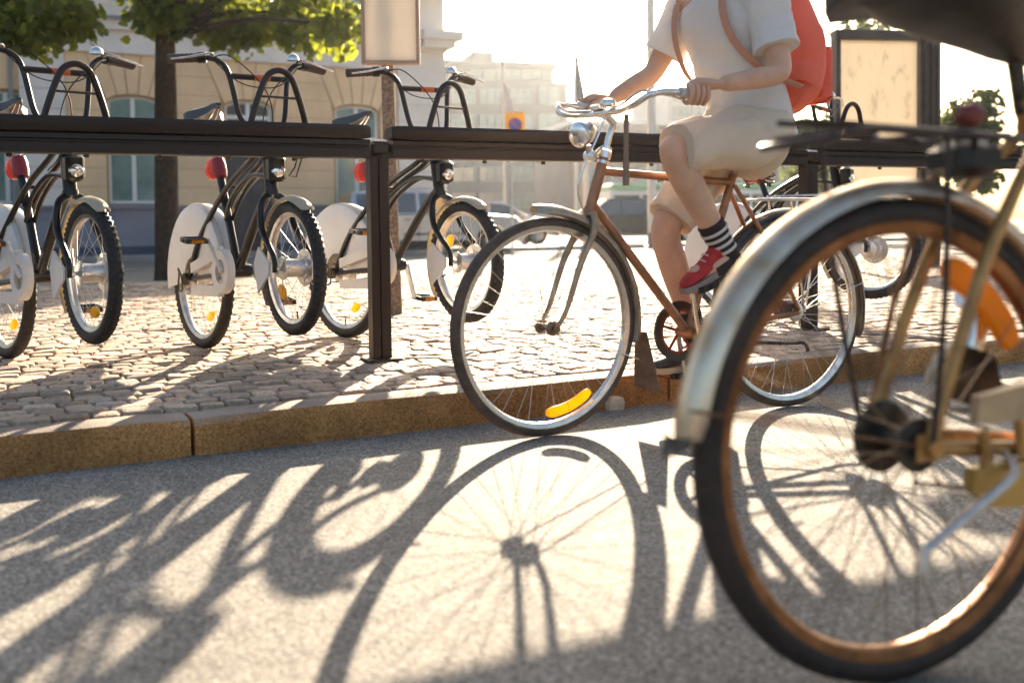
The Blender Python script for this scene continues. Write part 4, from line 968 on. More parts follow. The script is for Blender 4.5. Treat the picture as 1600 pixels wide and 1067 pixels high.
    mb.tube(hp, .013, 10, smooth=6); ho = obj('docking_hoop', mb, MATS['bar_paint'], r)
    mb = MB(); mb.tube([(.860, -.086, 1.085), (.860, .086, 1.085)], .005, 8); obj('hoop_bar', mb, steel_dark, ho)
    mb = MB(); mb.tube([(.845, -.118, .935), (.79, -.03, .86)], .010, 8); mb.tube([(.845, .118, .935), (.79, .03, .86)], .010, 8); obj('hoop_strut', mb, black, ho)
    # cables
    mb = MB(); 
    mb.tube([(.655, -.20, 1.25), (.71, -.14, 1.26), (.73, -.03, 1.17), (.745, .02, 1.07), (.76, .02, .90), (.78, .02, .80)], .0028, 6, smooth=6)
    mb.tube([(.655, .20, 1.25), (.72, .13, 1.22), (.73, .03, 1.12), (.75, -.02, 1.0), (.77, -.03, .86), (.62, -.03, .80)], .0028, 6, smooth=6)
    mb.tube([(.655, -.19, 1.25), (.70, -.10, 1.16), (.71, .0, 1.14), (.70, .09, 1.16), (.66, .19, 1.25)], .0026, 6, smooth=6)
    obj('brake_cable', mb, cable_m, r, S)
    return r
grp = 'share bicycles hanging on the rack'
def place(rear, front, fang, label, **kw):
    """rear contact point, front wheel centre on plan and the plan angle of the front wheel"""
    h = math.atan2(front[1]-rear[1], front[0]-rear[0]); r = share_bike(steer=R(fang)-h, **kw)
    p = V((front[0]-WB*cos(h), front[1]-WB*sin(h), KH)); r.matrix_world = M.Translation(p) @ M.Rotation(h, 4, 'Z'); tag(r, label, 'bicycle', grp)
place(gnd(12, 559, KH), (-1.574, 3.836), -47.8, 'black share bicycle cut off by the left edge of the photo', wheelrot=.3)
place(gnd(318, 543, KH), (-.864, 4.059), -53.8, 'black share bicycle with white wheel cover beside the tree trunk', wheelrot=.9, crank=R(124))
place(gnd(546, 527, KH), (-.194, 4.504), -53.0, 'black share bicycle with its rear half behind the rack post', wheelrot=1.7, crank=R(100))
place((1.33, 6.29), (1.92, 5.51), -40, 'black share bicycle parked on the rack behind the rider', wheelrot=2.6, crank=R(70))

# ------------------------------------------------------------------ ridden bicycle
pR = gnd(1232, 635, 0.0); pF = V((.107, 3.254, 0)); hv = pF-pR; WBR = hv.length; RB = M.Translation(pR) @ M.Rotation(math.atan2(hv.y, hv.x), 4, 'Z')
print('ridden wheelbase', WBR, pR, pF)
rb = empty('city_bicycle', RB); tag(rb, 'old copper coloured city bicycle being ridden along the kerb', 'bicycle')
WR = .350
steer = R(4.5)
hA = V((WBR-.165, 0, .715)); hB_ = V((WBR-.225, 0, .90)); sax = (hB_-hA).normalized()
S = rotated_about(hA, sax, steer)
rw, Ri, hw = wheel('rear_wheel', rb, M.Translation((0, 0, WR)), WR, .017, 36, tyre_m=rubber_brown, rim_m=chrome, hub_r=.03, hub_w=.085, rimd=.016, rimw=.014, phase=.1)
fw, Rif, hwf = wheel('front_wheel', rb, S @ M.Translation((WBR, 0, WR)) @ M.Rotation(.3, 4, 'Y'), WR, .018, 36, tyre_m=rubber_brown, rim_m=chrome, hub_m=mat('worn_hub', (.25, .17, .11), .4, .8), hub_r=.021, hub_w=.075, rimd=.016, rimw=.014, spoke_r=.0010)
arc_reflector(fw, Rif-.045, R(-62)+.3+R(-65), R(-20)+.3+R(-70), yellow_ref, .034, .006)
bb = V((.455, 0, .30)); sc_t = V((.262, 0, .815)); 
mb = MB(); mb.tube([hA, hB_], .018, 14); mb.tube([hA-sax*.012, hA+sax*.012], .022, 14); obj('head_tube', mb, copper, rb)
mb = MB(); mb.tube([hB_-sax*.010, hB_+sax*.014], .0225, 14); mb.tube([hB_+sax*.018, hB_+sax*.028], .020, 8); mb.tube([hB_-sax*.03, hB_-sax*.02], .0205, 14); obj('headset', mb, chrome, rb)
mb = MB(); mb.tube([sc_t, hB_-sax*.055], .0135, 12); obj('top_tube', mb, copper, rb)
mb = MB(); mb.tube([bb, hA+sax*.03], .0155, 12); obj('down_tube', mb, copper, rb)
mb = MB(); mb.tube([bb, sc_t+(sc_t-bb).normalized()*.03], .0145, 12); obj('seat_tube', mb, copper, rb)
for s_ in (-1, 1):
    mb = MB(); mb.tube([V((.0, s_*.058, WR)), V((.13, s_*.045, WR+.24)), sc_t+V((0, s_*.018, -.01))], [.008, .009, .008], 8, smooth=4); obj('seat_stay', mb, copper, rb)
    mb = MB(); mb.tube([V((.0, s_*.058, WR)), V((.25, s_*.045, WR-.03)), bb+V((-.02, s_*.03, 0))], .0095, 8, smooth=4); obj('chain_stay', mb, copper, rb)
mb = MB(); mb.lathe([(.001, -.045), (.021, -.045), (.021, .045), (.001, .045)], bb, 'y', 14); obj('bottom_bracket', mb, copper, rb)
ax = V((WBR, 0, WR)); cr_ = hA-sax*.012; mb = MB()
for s_ in (-1, 1): mb.tube([cr_+V((0, s_*.028, .004)), cr_+V((.012, s_*.046, -.05)), V((WBR-.095, s_*.050, WR+.20)), V((WBR-.04, s_*.050, WR+.055)), ax+V((0, s_*.050, 0))], [.012, .0125, .011, .008, .007], 10, smooth=6)
mb.tube([cr_+V((0, -.034, .004)), cr_+V((0, .034, .004))], .013, 10); obj('fork', mb, mat('worn_fork', (.42, .29, .19), .36, .6, .3, 25), rb, S)
# front mudguard
def mudguard(name, parent, c, R0, a0, a1, hw_, m, mtx=None, N=44, lift=None, depth=.020):
    mb = MB(); rings = []
    for i in range(N+1):
        a = a0+(a1-a0)*i/N; Ro = R0+(lift(i/N) if lift else 0); w_ = hw_*(.7 if i in (0, N) else 1)
        rings.append([V((c[0]+(Ro+dr*depth)*cos(a), y*w_, c[1]+(Ro+dr*depth)*sin(a))) for y, dr in ((-1, -1), (-.85, -.45), (-.45, -.08), (0, 0), (.45, -.08), (.85, -.45), (1, -1), (.80, -.55), (.4, -.20), (0, -.12), (-.4, -.20), (-.80, -.55))])
    mb.loft(rings, True); return obj(name, mb, m, parent, mtx)
fm = mudguard('front_mudguard', rb, (WBR, WR), .374, R(82), R(192), .034, mat('dull_mudguard', (.46, .40, .31), .36, .7, .3, 14), S, depth=.028, lift=lambda t: .02*(1-t)**3)
mb = MB(); a = R(189); rings = []
for t in (0, .5, 1):
    x = WBR+.375*cos(a)-.010-.03*t; z = WR+.375*sin(a)+.02-.20*t; w_ = .030+.040*t
    rings.append([V((x-.004, -w_, z)), V((x-.004, w_, z)), V((x, w_, z)), V((x, -w_, z))])
mb.loft(rings, True); obj('mudflap', mb, mat('mudflap_leather', (.20, .115, .07), .7, 0, .3, 20), rb, S)
for s_ in (-1, 1):
    mb = MB(); e = V((WBR+.372*cos(R(200)), s_*.028, WR+.372*sin(R(200)))); mb.tube([ax+V((0, s_*.056, 0)), e], .002, 6); obj('mudguard_stay', mb, chrome, rb, S)
rm = mudguard('rear_mudguard', rb, (0, WR), .372, R(24), R(198), .028, mat('dark_mudguard', (.05, .04, .035), .3, .3, .3, 10, coat=.5))
mb = MB(); mb.arcshell(.3735, 0, R(24), R(198), [(-.007, 0), (0, .0015), (.007, 0)], 44, (0, WR)); obj('stripe', mb, chrome, rm)
for s_ in (-1, 1):
    mb = MB(); mb.tube([(0, s_*.06, WR), (.372*cos(R(165)), s_*.028, WR+.372*sin(R(165)))], .002, 6); obj('mudguard_stay', mb, chrome, rb)
# rear carrier
mb = MB(); zr = .755
for s_ in (-1, 1):
    mb.tube([(.17, s_*.03, zr+.0), (.08, s_*.058, zr), (-.20, s_*.058, zr), (-.26, s_*.03, zr), (-.27, 0, zr)], .005, 8, smooth=3); mb.tube([(-.02, s_*.063, WR), (-.10, s_*.058, zr)], .0045, 6); mb.tube([(-.02, s_*.063, WR), (.04, s_*.058, zr)], .004, 6)
for x in (.04, -.06, -.16): mb.tube([(x, -.058, zr), (x, .058, zr)], .004, 6)
mb.tube([(.08, -.02, zr+.012), (-.24, -.02, zr+.02)], .004, 6); mb.tube([(.08, .02, zr+.012), (-.24, .02, zr+.02)], .004, 6); obj('rear_carrier', mb, chrome, rb)
# chainset on the far side (rider's right: y negative)
mb = MB(); N = 34; rings = []
mb.lathe([(.080, -.052), (.104, -.054), (.106, -.048), (.104, -.042), (.080, -.044), (.080, -.052)], bb, 'y', 40)
cg = obj('chain_guard_ring', mb, mat('dark_guard', (.06, .04, .03), .4, .3), rb)
mb = MB()
for k in range(5):
    a = 2*pi*k/5+.3; mb.box(bb+V((.045*cos(a), -.048, .045*sin(a))), (.085, .004, .010), M.Rotation(-a, 4, 'Y'))
mb.lathe([(.070, -.050), (.084, -.050), (.084, -.046), (.070, -.046), (.070, -.050)], bb, 'y', 40); obj('chainring', mb, mat('red_steel', (.3, .06, .03), .4, .5), rb)
mb = MB(); 
for z in (.08, -.08): mb.tube([bb+V((0, -.048, z)), V((0, -.048, WR+z*.45))], .0032, 5)
obj('chain', mb, steel_dark, rb)
mb = MB(); mb.box((.035, .02, WR+.01), (.075, .05, .065), bevel=.012); obj('hub_cover', mb, mat('brown_cover', (.12, .05, .035), .5), rb)
CA = R(77)
ped = []
for s_, a in ((1, CA), (-1, CA+pi)):
    s0 = bb+V((0, s_*.058, 0)); e = s0+V((cos(a)*.17, s_*.012, sin(a)*.17)); mb = MB(); mb.tube([s0, e], [.012, .009], 8, flat=.7); obj('crank_arm', mb, chrome, rb)
    pc = e+V((0, s_*.055, 0)); ped.append(pc); pedal(rb, M.Translation(pc) @ M.Rotation(R(18 if s_ > 0 else -4), 4, 'Y'))
mb = MB(); mb.tube([bb+V((-.04, .05, -.02)), V((.30, .07, .265)), V((.08, .085, .245)), V((.02, .10, .245)), V((.0, .10, .215))], [.007, .007, .006, .006, .007], 8, smooth=3); obj('kickstand', mb, steel_dark, rb)
# stem, handlebar with rod brakes
mb = MB(); stp = hB_+sax*.03; stc = V((hB_.x-.005, 0, 1.035)); mb.tube([stp, stp+sax*.06, stc+V((-.035, 0, -.035)), stc+V((-.005, 0, -.01)), stc+V((.02, 0, 0))], [.0115, .0115, .012, .014, .016], 10, smooth=5); obj('stem', mb, chrome, rb, S)
mb = MB(); sx = stc.x+.02; pts = []
for s_ in (-1, 1):
    P_ = [V((sx, 0, 1.035)), V((sx+.002, s_*.10, 1.035)), V((sx+.02, s_*.19, 1.045)), V((sx-.005, s_*.248, 1.075)), V((sx-.08, s_*.266, 1.085)), V((sx-.21, s_*.268, 1.075))]
    mb.tube(P_, .0105, 10, smooth=7)
hb = obj('handlebar', mb, chrome, rb, S)
for s_ in (-1, 1):
    mb = MB(); mb.tube([V((sx-.10, s_*.2715, 1.085)), V((sx-.215, s_*.268, 1.075))], [.0155, .0165], 12); obj('grip', mb, mat('pale_grip', (.62, .60, .58), .5), rb, S)
    mb = MB(); mb.tube([V((sx+.0, s_*.05, 1.045)), V((sx+.03, s_*.15, 1.052)), V((sx+.015, s_*.225, 1.085)), V((sx-.06, s_*.245, 1.078)), V((sx-.15, s_*.243, 1.062))], .0045, 8, smooth=5); obj('brake_lever', mb, chrome, rb, S)
mb = MB(); mb.lathe([(.014, 0), (.026, .004), (.027, .012), (.020, .024), (.001, .028)], (sx+.005, .045, 1.052), 'z', 18); mb.box((sx, -.02, 1.055), (.03, .05, .02), bevel=.005); obj('bell', mb, chrome, rb, S)
mb = MB(); q = V((sx-.05, .07, 1.03)); mb.tube([q, q-V((.0, .0, .225))], .0085, 10); mb.tube([q-V((0, 0, .15)), q-V((0, 0, .23))], .011, 10); obj('pump_tube', mb, mat('pump_tube', (.22, .16, .12), .4, .4), rb, S)
# headlamp
hl_c = V((WBR-.115, .03, .965)); mb = MB(); mb.lathe([(.001, -.062), (.022, -.056), (.038, -.03), (.046, .0), (.048, .022), (.045, .028)], (0, 0, 0), 'x', 24)
ho = obj('headlight', mb, chrome, rb, S @ M.Translation(hl_c) @ M.Rotation(R(14), 4, 'Y') @ M.Rotation(R(12), 4, 'Z') @ M.Scale(.88, 4))
mb = MB(); mb.lathe([(.045, .028), (.035, .036), (.018, .041), (.001, .042)], (0, 0, 0), 'x', 24); obj('lens', mb, glass_lamp, ho)
mb = MB(); mb.tube([hl_c+V((-.03, -.01, -.035)), hl_c+V((-.045, -.02, -.075)), hB_+sax*.02+V((.02, 0, 0))], .009, 8, smooth=3); mb.lathe([(.001, -.02), (.018, -.016), (.018, .016), (.001, .02)], hl_c+V((-.045, -.02, -.07)), 'y', 12); obj('lamp_bracket', mb, chrome, rb, S)
mb = MB(); mb.tube([V((sx, .03, 1.03)), V((hB_.x+.05, .025, .95)), V((hA.x+.06, .02, .80)), V((hA.x+.03, .02, .70))], .003, 6, smooth=4); obj('brake_rod', mb, chrome, rb, S)
# saddle
sp_top = sc_t+(sc_t-bb).normalized()*.05; mb = MB(); mb.tube([sc_t, sc_t+(sc_t-bb).normalized()*.085], .0125, 10); obj('seat_post', mb, chrome, rb)
big_saddle(rb, V((.215, 0, .935)), leather, .92)

# ------------------------------------------------------------------ rider
def ringpath(centres, radii, n=20, squash=None, tw=0):
    """rings around a path; radii = (r_u, r_v); u is the lateral axis (y)"""
    out = []; cs = [V(c) for c in centres]
    for i, c in enumerate(cs):
        t = (cs[min(i+1, len(cs)-1)]-cs[max(i-1, 0)]).normalized(); u = V((0, 1, 0)); u = (u-t*u.dot(t)).normalized(); v_ = t.cross(u)
        ru, rv = radii[i]; out.append([c+u*ru*cos(2*pi*k/n)+v_*rv*sin(2*pi*k/n) for k in range(n)])
    return out
def dense(cs, rs, k):
    cs = [V(c) for c in cs]; a = [r[0] for r in rs]; b = [r[1] for r in rs]
    p1, r1 = crom(cs, a, k); _, r2 = crom(cs, b, k); return p1, list(zip(r1, r2))
person = empty('person', RB); tag(person, 'cyclist in white shirt and cream shorts with striped sock, red shoe and red backpack', 'person')
skin = mat('skin', (0.66, 0.38, 0.25), 0.5, 0, 0.12, 12, 0.08, 150); skin.node_tree.nodes['Principled BSDF'].inputs['Subsurface Weight'].default_value = 0.15; skin.node_tree.nodes['Principled BSDF'].inputs['Subsurface Radius'].default_value = (.02, .008, .004)
hipL = V((.205, .095, .985)); hipR = V((.205, -.095, .985)); kneL = V((.615, .115, .925)); kneR = V((.475, -.115, .655))
footL = ped[0]; footR = ped[1]
footL = footL+V((-.012, 0, 0)); ankL = footL+V((-.10, .0, .098)); ankR = footR+V((-.105, 0, .10))
shL = V((.275, .185, 1.42)); shR = V((.315, -.185, 1.44)); elL = V((.275, .275, 1.155)); elR = V((.40, -.27, 1.22))
Sp = S
gripL = Sp @ V((sx-.16, .2705, 1.08)); gripR = Sp @ V((sx-.16, -.2705, 1.08))
wrL = gripL+V((-.085, .012, .035)); wrR = gripR+V((-.085, -.012, .035))
# continuous body by skin modifier
bv = [((.185, 0, .99), .125), ((.20, 0, 1.10), .115), ((.245, 0, 1.24), .120), ((.30, 0, 1.39), .125), ((.345, 0, 1.495), .065), ((.375, 0, 1.55), .055), ((.395, 0, 1.62), .088), ((.405, 0, 1.70), .088), ((.40, 0, 1.755), .055),
      (hipL, .088), ((hipL+kneL)/2, .076), (kneL, .056), (kneL*.62+ankL*.38, .055), (ankL*.85+kneL*.15, .037), (ankL, .036), (footL+V((-.02, 0, .055)), .036), (footL+V((.06, 0, .035)), .026),
      (hipR, .088), ((hipR+kneR)/2, .076), (kneR, .058), (kneR*.62+ankR*.38, .056), (ankR*.85+kneR*.15, .037), (ankR, .036), (footR+V((-.02, 0, .055)), .036), (footR+V((.06, 0, .035)), .026),
      (shL, .058), ((shL+elL)/2, .047), (elL, .039), (elL*.6+wrL*.4, .038), (wrL, .026),
      (shR, .058), ((shR+elR)/2, .047), (elR, .039), (elR*.6+wrR*.4, .038), (wrR, .026)]
be = [(0, 1), (1, 2), (2, 3), (3, 4), (4, 5), (5, 6), (6, 7), (7, 8), (0, 9), (9, 10), (10, 11), (11, 12), (12, 13), (13, 14), (14, 15), (15, 16), (0, 17), (17, 18), (18, 19), (19, 20), (20, 21), (21, 22), (22, 23), (23, 24), (3, 25), (25, 26), (26, 27), (27, 28), (28, 29), (3, 30), (30, 31), (31, 32), (32, 33), (33, 34)]
me = bpy.data.meshes.new('body'); me.from_pydata([tuple(V(v_)) for v_, r_ in bv], be, []); me.materials.append(skin)
bo = bpy.data.objects.new('body', me); link(bo, person)
mo = bo.modifiers.new('skin', 'SKIN'); mo.use_smooth_shade = True
for i, (v_, r_) in enumerate(bv): me.skin_vertices[0].data[i].radius = (r_, r_)
me.skin_vertices[0].data[0].use_root = True
bo.modifiers.new('sub', 'SUBSURF').levels = 2; bo.modifiers['sub'].render_levels = 2
# face and hair
mb = MB(); mb.tube([(.48, 0, 1.69), (.502, 0, 1.655), (.482, 0, 1.645)], [.008, .014, .012], 8, smooth=3); obj('nose', mb, skin, person)
for s_ in (-1, 1):
    mb = MB(); mb.lathe([(.001, -.012), (.010, -.007), (.013, 0), (.010, .007), (.001, .012)], (.468, s_*.033, 1.69), 'x', 12); obj('eye', mb, mat('eye', (.75, .73, .7), .2, col2=(.1, .06, .03), vscale=60), person)
    mb = MB(); mb.lathe([(.001, -.008), (.022, -.004), (.030, .004), (.016, .01), (.001, .006)], (.395, s_*.09, 1.675), 'y', 14); obj('ear', mb, skin, person)
mb = MB(); mb.tube([(.474, -.024, 1.605), (.486, 0, 1.603), (.474, .024, 1.605)], [.004, .007, .004], 8, smooth=3); obj('mouth', mb, mat('lips', (.42, .16, .12), .45), person)
mb = MB(); rings = []
for k in range(9):
    t = k/8; z = 1.60+.195*t; rr_ = .103*math.sqrt(max(.02, 1-((t-.38)/.66)**2)); rings.append([V((.385+rr_*1.02*cos(a)-(.03 if t < .62 and cos(a) > .2 else 0)*(cos(a)), rr_*.93*sin(a), z)) for a in [2*pi*j/20 for j in range(20)]])
mb.loft(rings, True); obj('hair', mb, mat('brown_hair', (.08, .045, .025), .6, 0, .4, 60, .6, 120), person)
# hands closed on the grips
def hand(grip, wr, s_):
    mb = MB(); g = V(grip)
    mb.tube([V(wr)+(V(wr)-g)*.12, V(wr), g+V((-.045, s_*.006, .034)), g+V((-.004, s_*.004, .034)), g+V((.022, s_*.002, .024))], [.024, .025, .031, .031, .020], 12, smooth=4, flat=.62)
    for k, (x, L_) in enumerate(((.030, .92), (.010, 1.0), (-.011, .97), (-.031, .85))):
        r_ = .0088-.0007*(k == 3); d_ = .027
        pts = [g+V((x, s_*.010, d_+.004)), g+V((x+.002, s_*(d_+.003), .014)), g+V((x+.003, s_*(d_+.002)*L_, -.013)), g+V((x+.002, s_*.006, -d_)), g+V((x, -s_*.016*L_, -.018))]
        # fingers leave the knuckles on the outer side and curl underneath
        mb.tube(pts, [r_*1.08, r_*1.05, r_, r_*.92, r_*.75], 8, smooth=3)
    mb.tube([g+V((-.035, -s_*.012, .030)), g+V((-.008, -s_*.026, .020)), g+V((.018, -s_*.026, .004)), g+V((.030, -s_*.018, -.010))], [.012, .0105, .0095, .0075], 8, smooth=3)
    return obj('hand', mb, skin, person)
hand(gripL, wrL, 1); hand(gripR, wrR, -1)
shirt_m = mat('white_shirt', (0.88, 0.87, 0.85), 0.85, 0, 0.06, 4, 0.35, 15, translucent=.35, trans=(.95, .92, .86), bdist=.035)
def folds(rings, amp, f, seed, ax=(1, 1, .35)):
    out = []
    for r in rings:
        c = sum(r, V())/len(r); o = []
        for p in r:
            q = V((p.x*f*ax[0]+p.z*f*.5+seed, p.y*f*ax[1], p.z*f*ax[2]+p.x*f*.3)); n_ = mnoise.noise(q)
            o.append(p+(p-c).normalized()*amp*((1-min(1, abs(n_)*3.2))**1.5-.35))
        out.append(o)
    return out
def wrinkle(rings, amp, f, seed):
    return [[p+(p-sum(r, V())/len(r)).normalized()*amp*mnoise.noise(V((p.x*f+seed, p.y*f, p.z*f*.6))) for p in r] for r in rings]
cs, rs = dense([(.165, 0, .955), (.185, 0, 1.03), (.205, 0, 1.12), (.25, 0, 1.26), (.29, 0, 1.38), (.315, 0, 1.455), (.34, 0, 1.50), (.352, 0, 1.525)], [(.172, .135), (.170, .132), (.162, .125), (.178, .125), (.205, .122), (.17, .105), (.085, .075), (.066, .064)], 9)
mb = MB(); mb.loft(folds(folds(wrinkle(ringpath(cs, rs, 80), .022, 6, 1), -.017, 5.5, 4, (.5, 1, .9)), -.005, 11, 8, (.6, 1, 1.2)))
for sh, el, s_ in ((shL, elL, 1), (shR, elR, -1)):
    d = el-sh; a = sh+V((0, -s_*.055, .01)); e = sh+d*.66
    cs2 = [a, sh+d*.05, sh+d*.35, e, e-d*.02]; rr2 = [.085, .078, .070, .075, .066]; pts, rad = crom([V(q) for q in cs2], rr2, 7)
    tmp = MB(); tmp.tube(pts, rad, 30, caps=False); rings = [[V(tmp.v[i*30+j]) for j in range(30)] for i in range(len(pts))]
    mb.loft(folds(wrinkle(rings, .010, 14, 3*s_), -.006, 10, 3*s_+5, (1, 1, 1)))
so = obj('shirt', mb, shirt_m, person)
shorts_m = mat('cream_shorts', (0.84, 0.74, 0.60), 0.85, 0, 0.08, 5, 0.35, 16, translucent=.3, trans=(.9, .74, .54), bdist=.03)
mb = MB()
cs, rs = dense([(.10, 0, .93), (.15, 0, .95), (.185, 0, 1.0), (.195, 0, 1.06), (.198, 0, 1.085)], [(.12, .10), (.165, .14), (.172, .145), (.160, .128), (.156, .122)], 3); mb.loft(wrinkle(ringpath(cs, rs, 28), .012, 10, 5), True)
for hp_, kn_, s_, fr_ in ((hipL, kneL, 1, .92), (hipR, kneR, -1, .86)):
    d = kn_-hp_; cs2 = [hp_-d*.1, hp_+d*.15, hp_+d*.5, hp_+d*(fr_-.1), hp_+d*fr_, hp_+d*(fr_-.012)]; pts, rad = crom([V(q)+V((0, s_*.006, -.012)) for q in cs2], [.105, .108, .096, .088, .086, .076], 8)
    tmp = MB(); tmp.tube(pts, rad, 44, caps=False); rings = [[V(tmp.v[i*44+j]) for j in range(44)] for i in range(len(pts))]; mb.loft(folds(folds(wrinkle(rings, .014, 12, 7*s_), -.013, 7, 7*s_, (1, .8, 1)), -.003, 17, 3*s_, (1, 1, 1)))
obj('shorts', mb, shorts_m, person)
# socks and shoes
sock_d = mat('dark_sock', (.035, .022, .020), .9); sock_w = mat('sock_stripe', (.62, .55, .50), .9)
def sock(an, kn, ft, stripes, frac):
    d = (kn-an); top = an+d*frac; r1 = .041; r2 = .047
    mb = MB(); mb.tube([ft+V((-.03, 0, .045)), an+V((-.004, 0, -.02)), an, an+d*frac*.5, top, top-d*.006], [.036, .041, .040, .041, r2, r2-.006], 16, smooth=3); so_ = obj('sock', mb, sock_d, person)
    if stripes:
        for k in range(4):
            f = frac*(.22+.19*k); c = an+d*f; rr_ = .0405+(.0085*max(0, (f-frac*.5)/(frac*.5))); mb = MB(); mb.tube([c-d.normalized()*.0055, c+d.normalized()*.0055], rr_+.0035, 18, caps=False); obj('stripe', mb, sock_w, so_)
sock(ankL, kneL, footL, True, .30); sock(ankR, kneR, footR, False, .30)
def shoe(ft, an, upper, sole, tilt, nm):
    base = M.Translation(ft+V((0, 0, .016))) @ M.Rotation(tilt, 4, 'Y') @ M.Diagonal((.82, .88, .82, 1)); rings = []
    for x, w_, h in ((-.150, .020, .045), (-.145, .030, .070), (-.11, .035, .095), (-.07, .036, .088), (-.02, .040, .066), (.035, .045, .050), (.075, .042, .040), (.10, .028, .030), (.108, .012, .02)):
        rings.append([V((x, w_*cos(a)*(1 if sin(a) < 0 else .86), max(0, h*.5+h*.5*sin(a))+.018)) for a in [2*pi*k/18 for k in range(18)]])
    mb = MB(); mb.loft(rings, True); so_ = obj('shoe', mb, upper, person, base)
    out = []
    for x, w_ in ((-.152, .022), (-.12, .036), (-.05, .037), (.03, .047), (.08, .043), (.112, .022)): out.append((x, w_))
    pl = [(x, -w_) for x, w_ in out]+[(x, w_) for x, w_ in reversed(out)]
    mb = MB(); mb.prism(pl, -.004, .022, 'xy'); obj('sole', mb, sole, so_)
    mb = MB()
    for k in range(4):
        x = -.045+.022*k; z = .105-.016*k; mb.tube([(x, -.022, z-.012), (x+.004, 0, z), (x, .022, z-.012)], .003, 5)
    obj('lace', mb, sock_w, so_)
shoe(footL, ankL, mat('red_canvas', (.50, .025, .02), .7, 0, .2, 25), mat('grey_sole', (.30, .22, .18), .7), R(24), 'l')
shoe(footR, ankR, mat('dark_shoe', (.03, .035, .045), .45), mat('tan_sole', (.50, .38, .25), .7), R(2), 'r')
# backpack on the back
bp_m = mat('red_backpack', (.70, .20, .13), .75, 0, .12, 6, .5, 12, translucent=.16, trans=(1.0, .30, .14))
cs, rs = dense([(.035, 0, 1.13), (.005, 0, 1.145), (.0, 0, 1.23), (.03, 0, 1.34), (.075, 0, 1.47), (.12, 0, 1.56), (.14, 0, 1.575)], [(.09, .05), (.15, .085), (.165, .105), (.165, .105), (.155, .095), (.12, .065), (.07, .03)], 8)
bk = empty('backpack', RB); tag(bk, 'bright red backpack worn on the back of the cyclist', 'backpack')
mb = MB(); mb.loft(folds(wrinkle(ringpath(cs, rs, 60), .014, 10, 9), -.008, 8, 3, (1, 1, 1)), True); obj('bag', mb, bp_m, bk)
mb = MB(); mb.box((-.105, 0, 1.20), (.05, .22, .20), bevel=.02); obj('pocket', mb, bp_m, bk, M.Translation((0, 0, 0)))
strap_m = mat('strap', (.50, .26, .18), .8)
for s_ in (-1, 1):
    mb = MB(); mb.tube([(.11, s_*.10, 1.50), (.24, s_*.115, 1.545), (.36, s_*.125, 1.50), (.405, s_*.13, 1.40), (.375, s_*.150, 1.28), (.27, s_*.185, 1.18), (.08, s_*.15, 1.14)], .017, 10, smooth=5, flat=.3); obj('strap', mb, strap_m, bk)

# ------------------------------------------------------------------ foreground bicycle
pc = V((.565, 1.495, 0)); FBA = R(23.5); WR0 = WR; WR = .355
fb = empty('old_bicycle', M.Translation(pc) @ M.Rotation(FBA, 4, 'Z')); tag(fb, 'rusty golden bicycle in the near right foreground with big rear wheel', 'bicycle')
print('fg', pc)
WBF = 1.12
rw, Ri, hw = wheel('rear_wheel', fb, M.Translation((0, 0, WR)) @ M.Rotation(.06, 4, 'Y'), WR, .021, 36, tyre_m=mat('black_rubber', (.030, .019, .014), .6, 0, .4, 30, .3, 180), rim_m=rust_rim, hub_m=steel_dark, spoke_m=mat('old_spoke', (.28, .19, .12), .4, .8), hub_r=.036, hub_w=.085, rimd=.019, rimw=.015, spoke_r=.0012, flange=.040)
mb = MB(); 
for k, (r_, y) in enumerate(((.052, .030), (.047, .037), (.042, .044), (.036, .051))): mb.lathe([(.012, y), (r_, y), (r_+.003, y+.0015), (r_, y+.003), (.012, y+.003)], (0, 0, 0), 'y', 22)
mb.lathe([(.001, .058), (.022, .058), (.026, .05), (.026, .03)], (0, 0, 0), 'y', 14); obj('sprocket', mb, steel_dark, rw)
arc_reflector(rw, Ri-.050, R(31), R(72), orange_ref, .046, .008, .010)
fmud = mudguard('rear_mudguard', fb, (0, WR), .384, R(20), R(174), .032, mat('worn_mudguard', (.66, .55, .42), .27, .85, .0, 7, .06, 50, col2=(.46, .29, .15), thr=(.46, .64)), depth=.024)
a_ = R(174.5); q = V((.384*cos(a_), 0, WR+.384*sin(a_))); 
mb = MB(); rings = []
for t in (0, .4, .8, 1):
    w_ = .029*(1-.6*t**2); x = q.x+.004-.016*t*t; z = q.z+.004-.020*t; rings.append([V((x-.004, -w_, z)), V((x-.006, 0, z-.008*t)), V((x-.004, w_, z)), V((x+.001, w_, z)), V((x-.001, 0, z)), V((x+.001, -w_, z))])
mb.loft(rings, True); obj('mudguard_lip', mb, steel_dark, fmud)
for s_ in (-1, 1):
    e = V((.394*cos(R(168)), s_*.036, WR+.394*sin(R(168)))); mb = MB(); mb.tube([(0, s_*.062, WR), e], .0024, 6); obj('mudguard_stay', mb, rust_rim, fb)
bbf = V((.455, 0, .295)); stf = V((.25, 0, .86)); 
mb = MB(); mb.tube([bbf, stf], .016, 12); obj('seat_tube', mb, gold, fb)
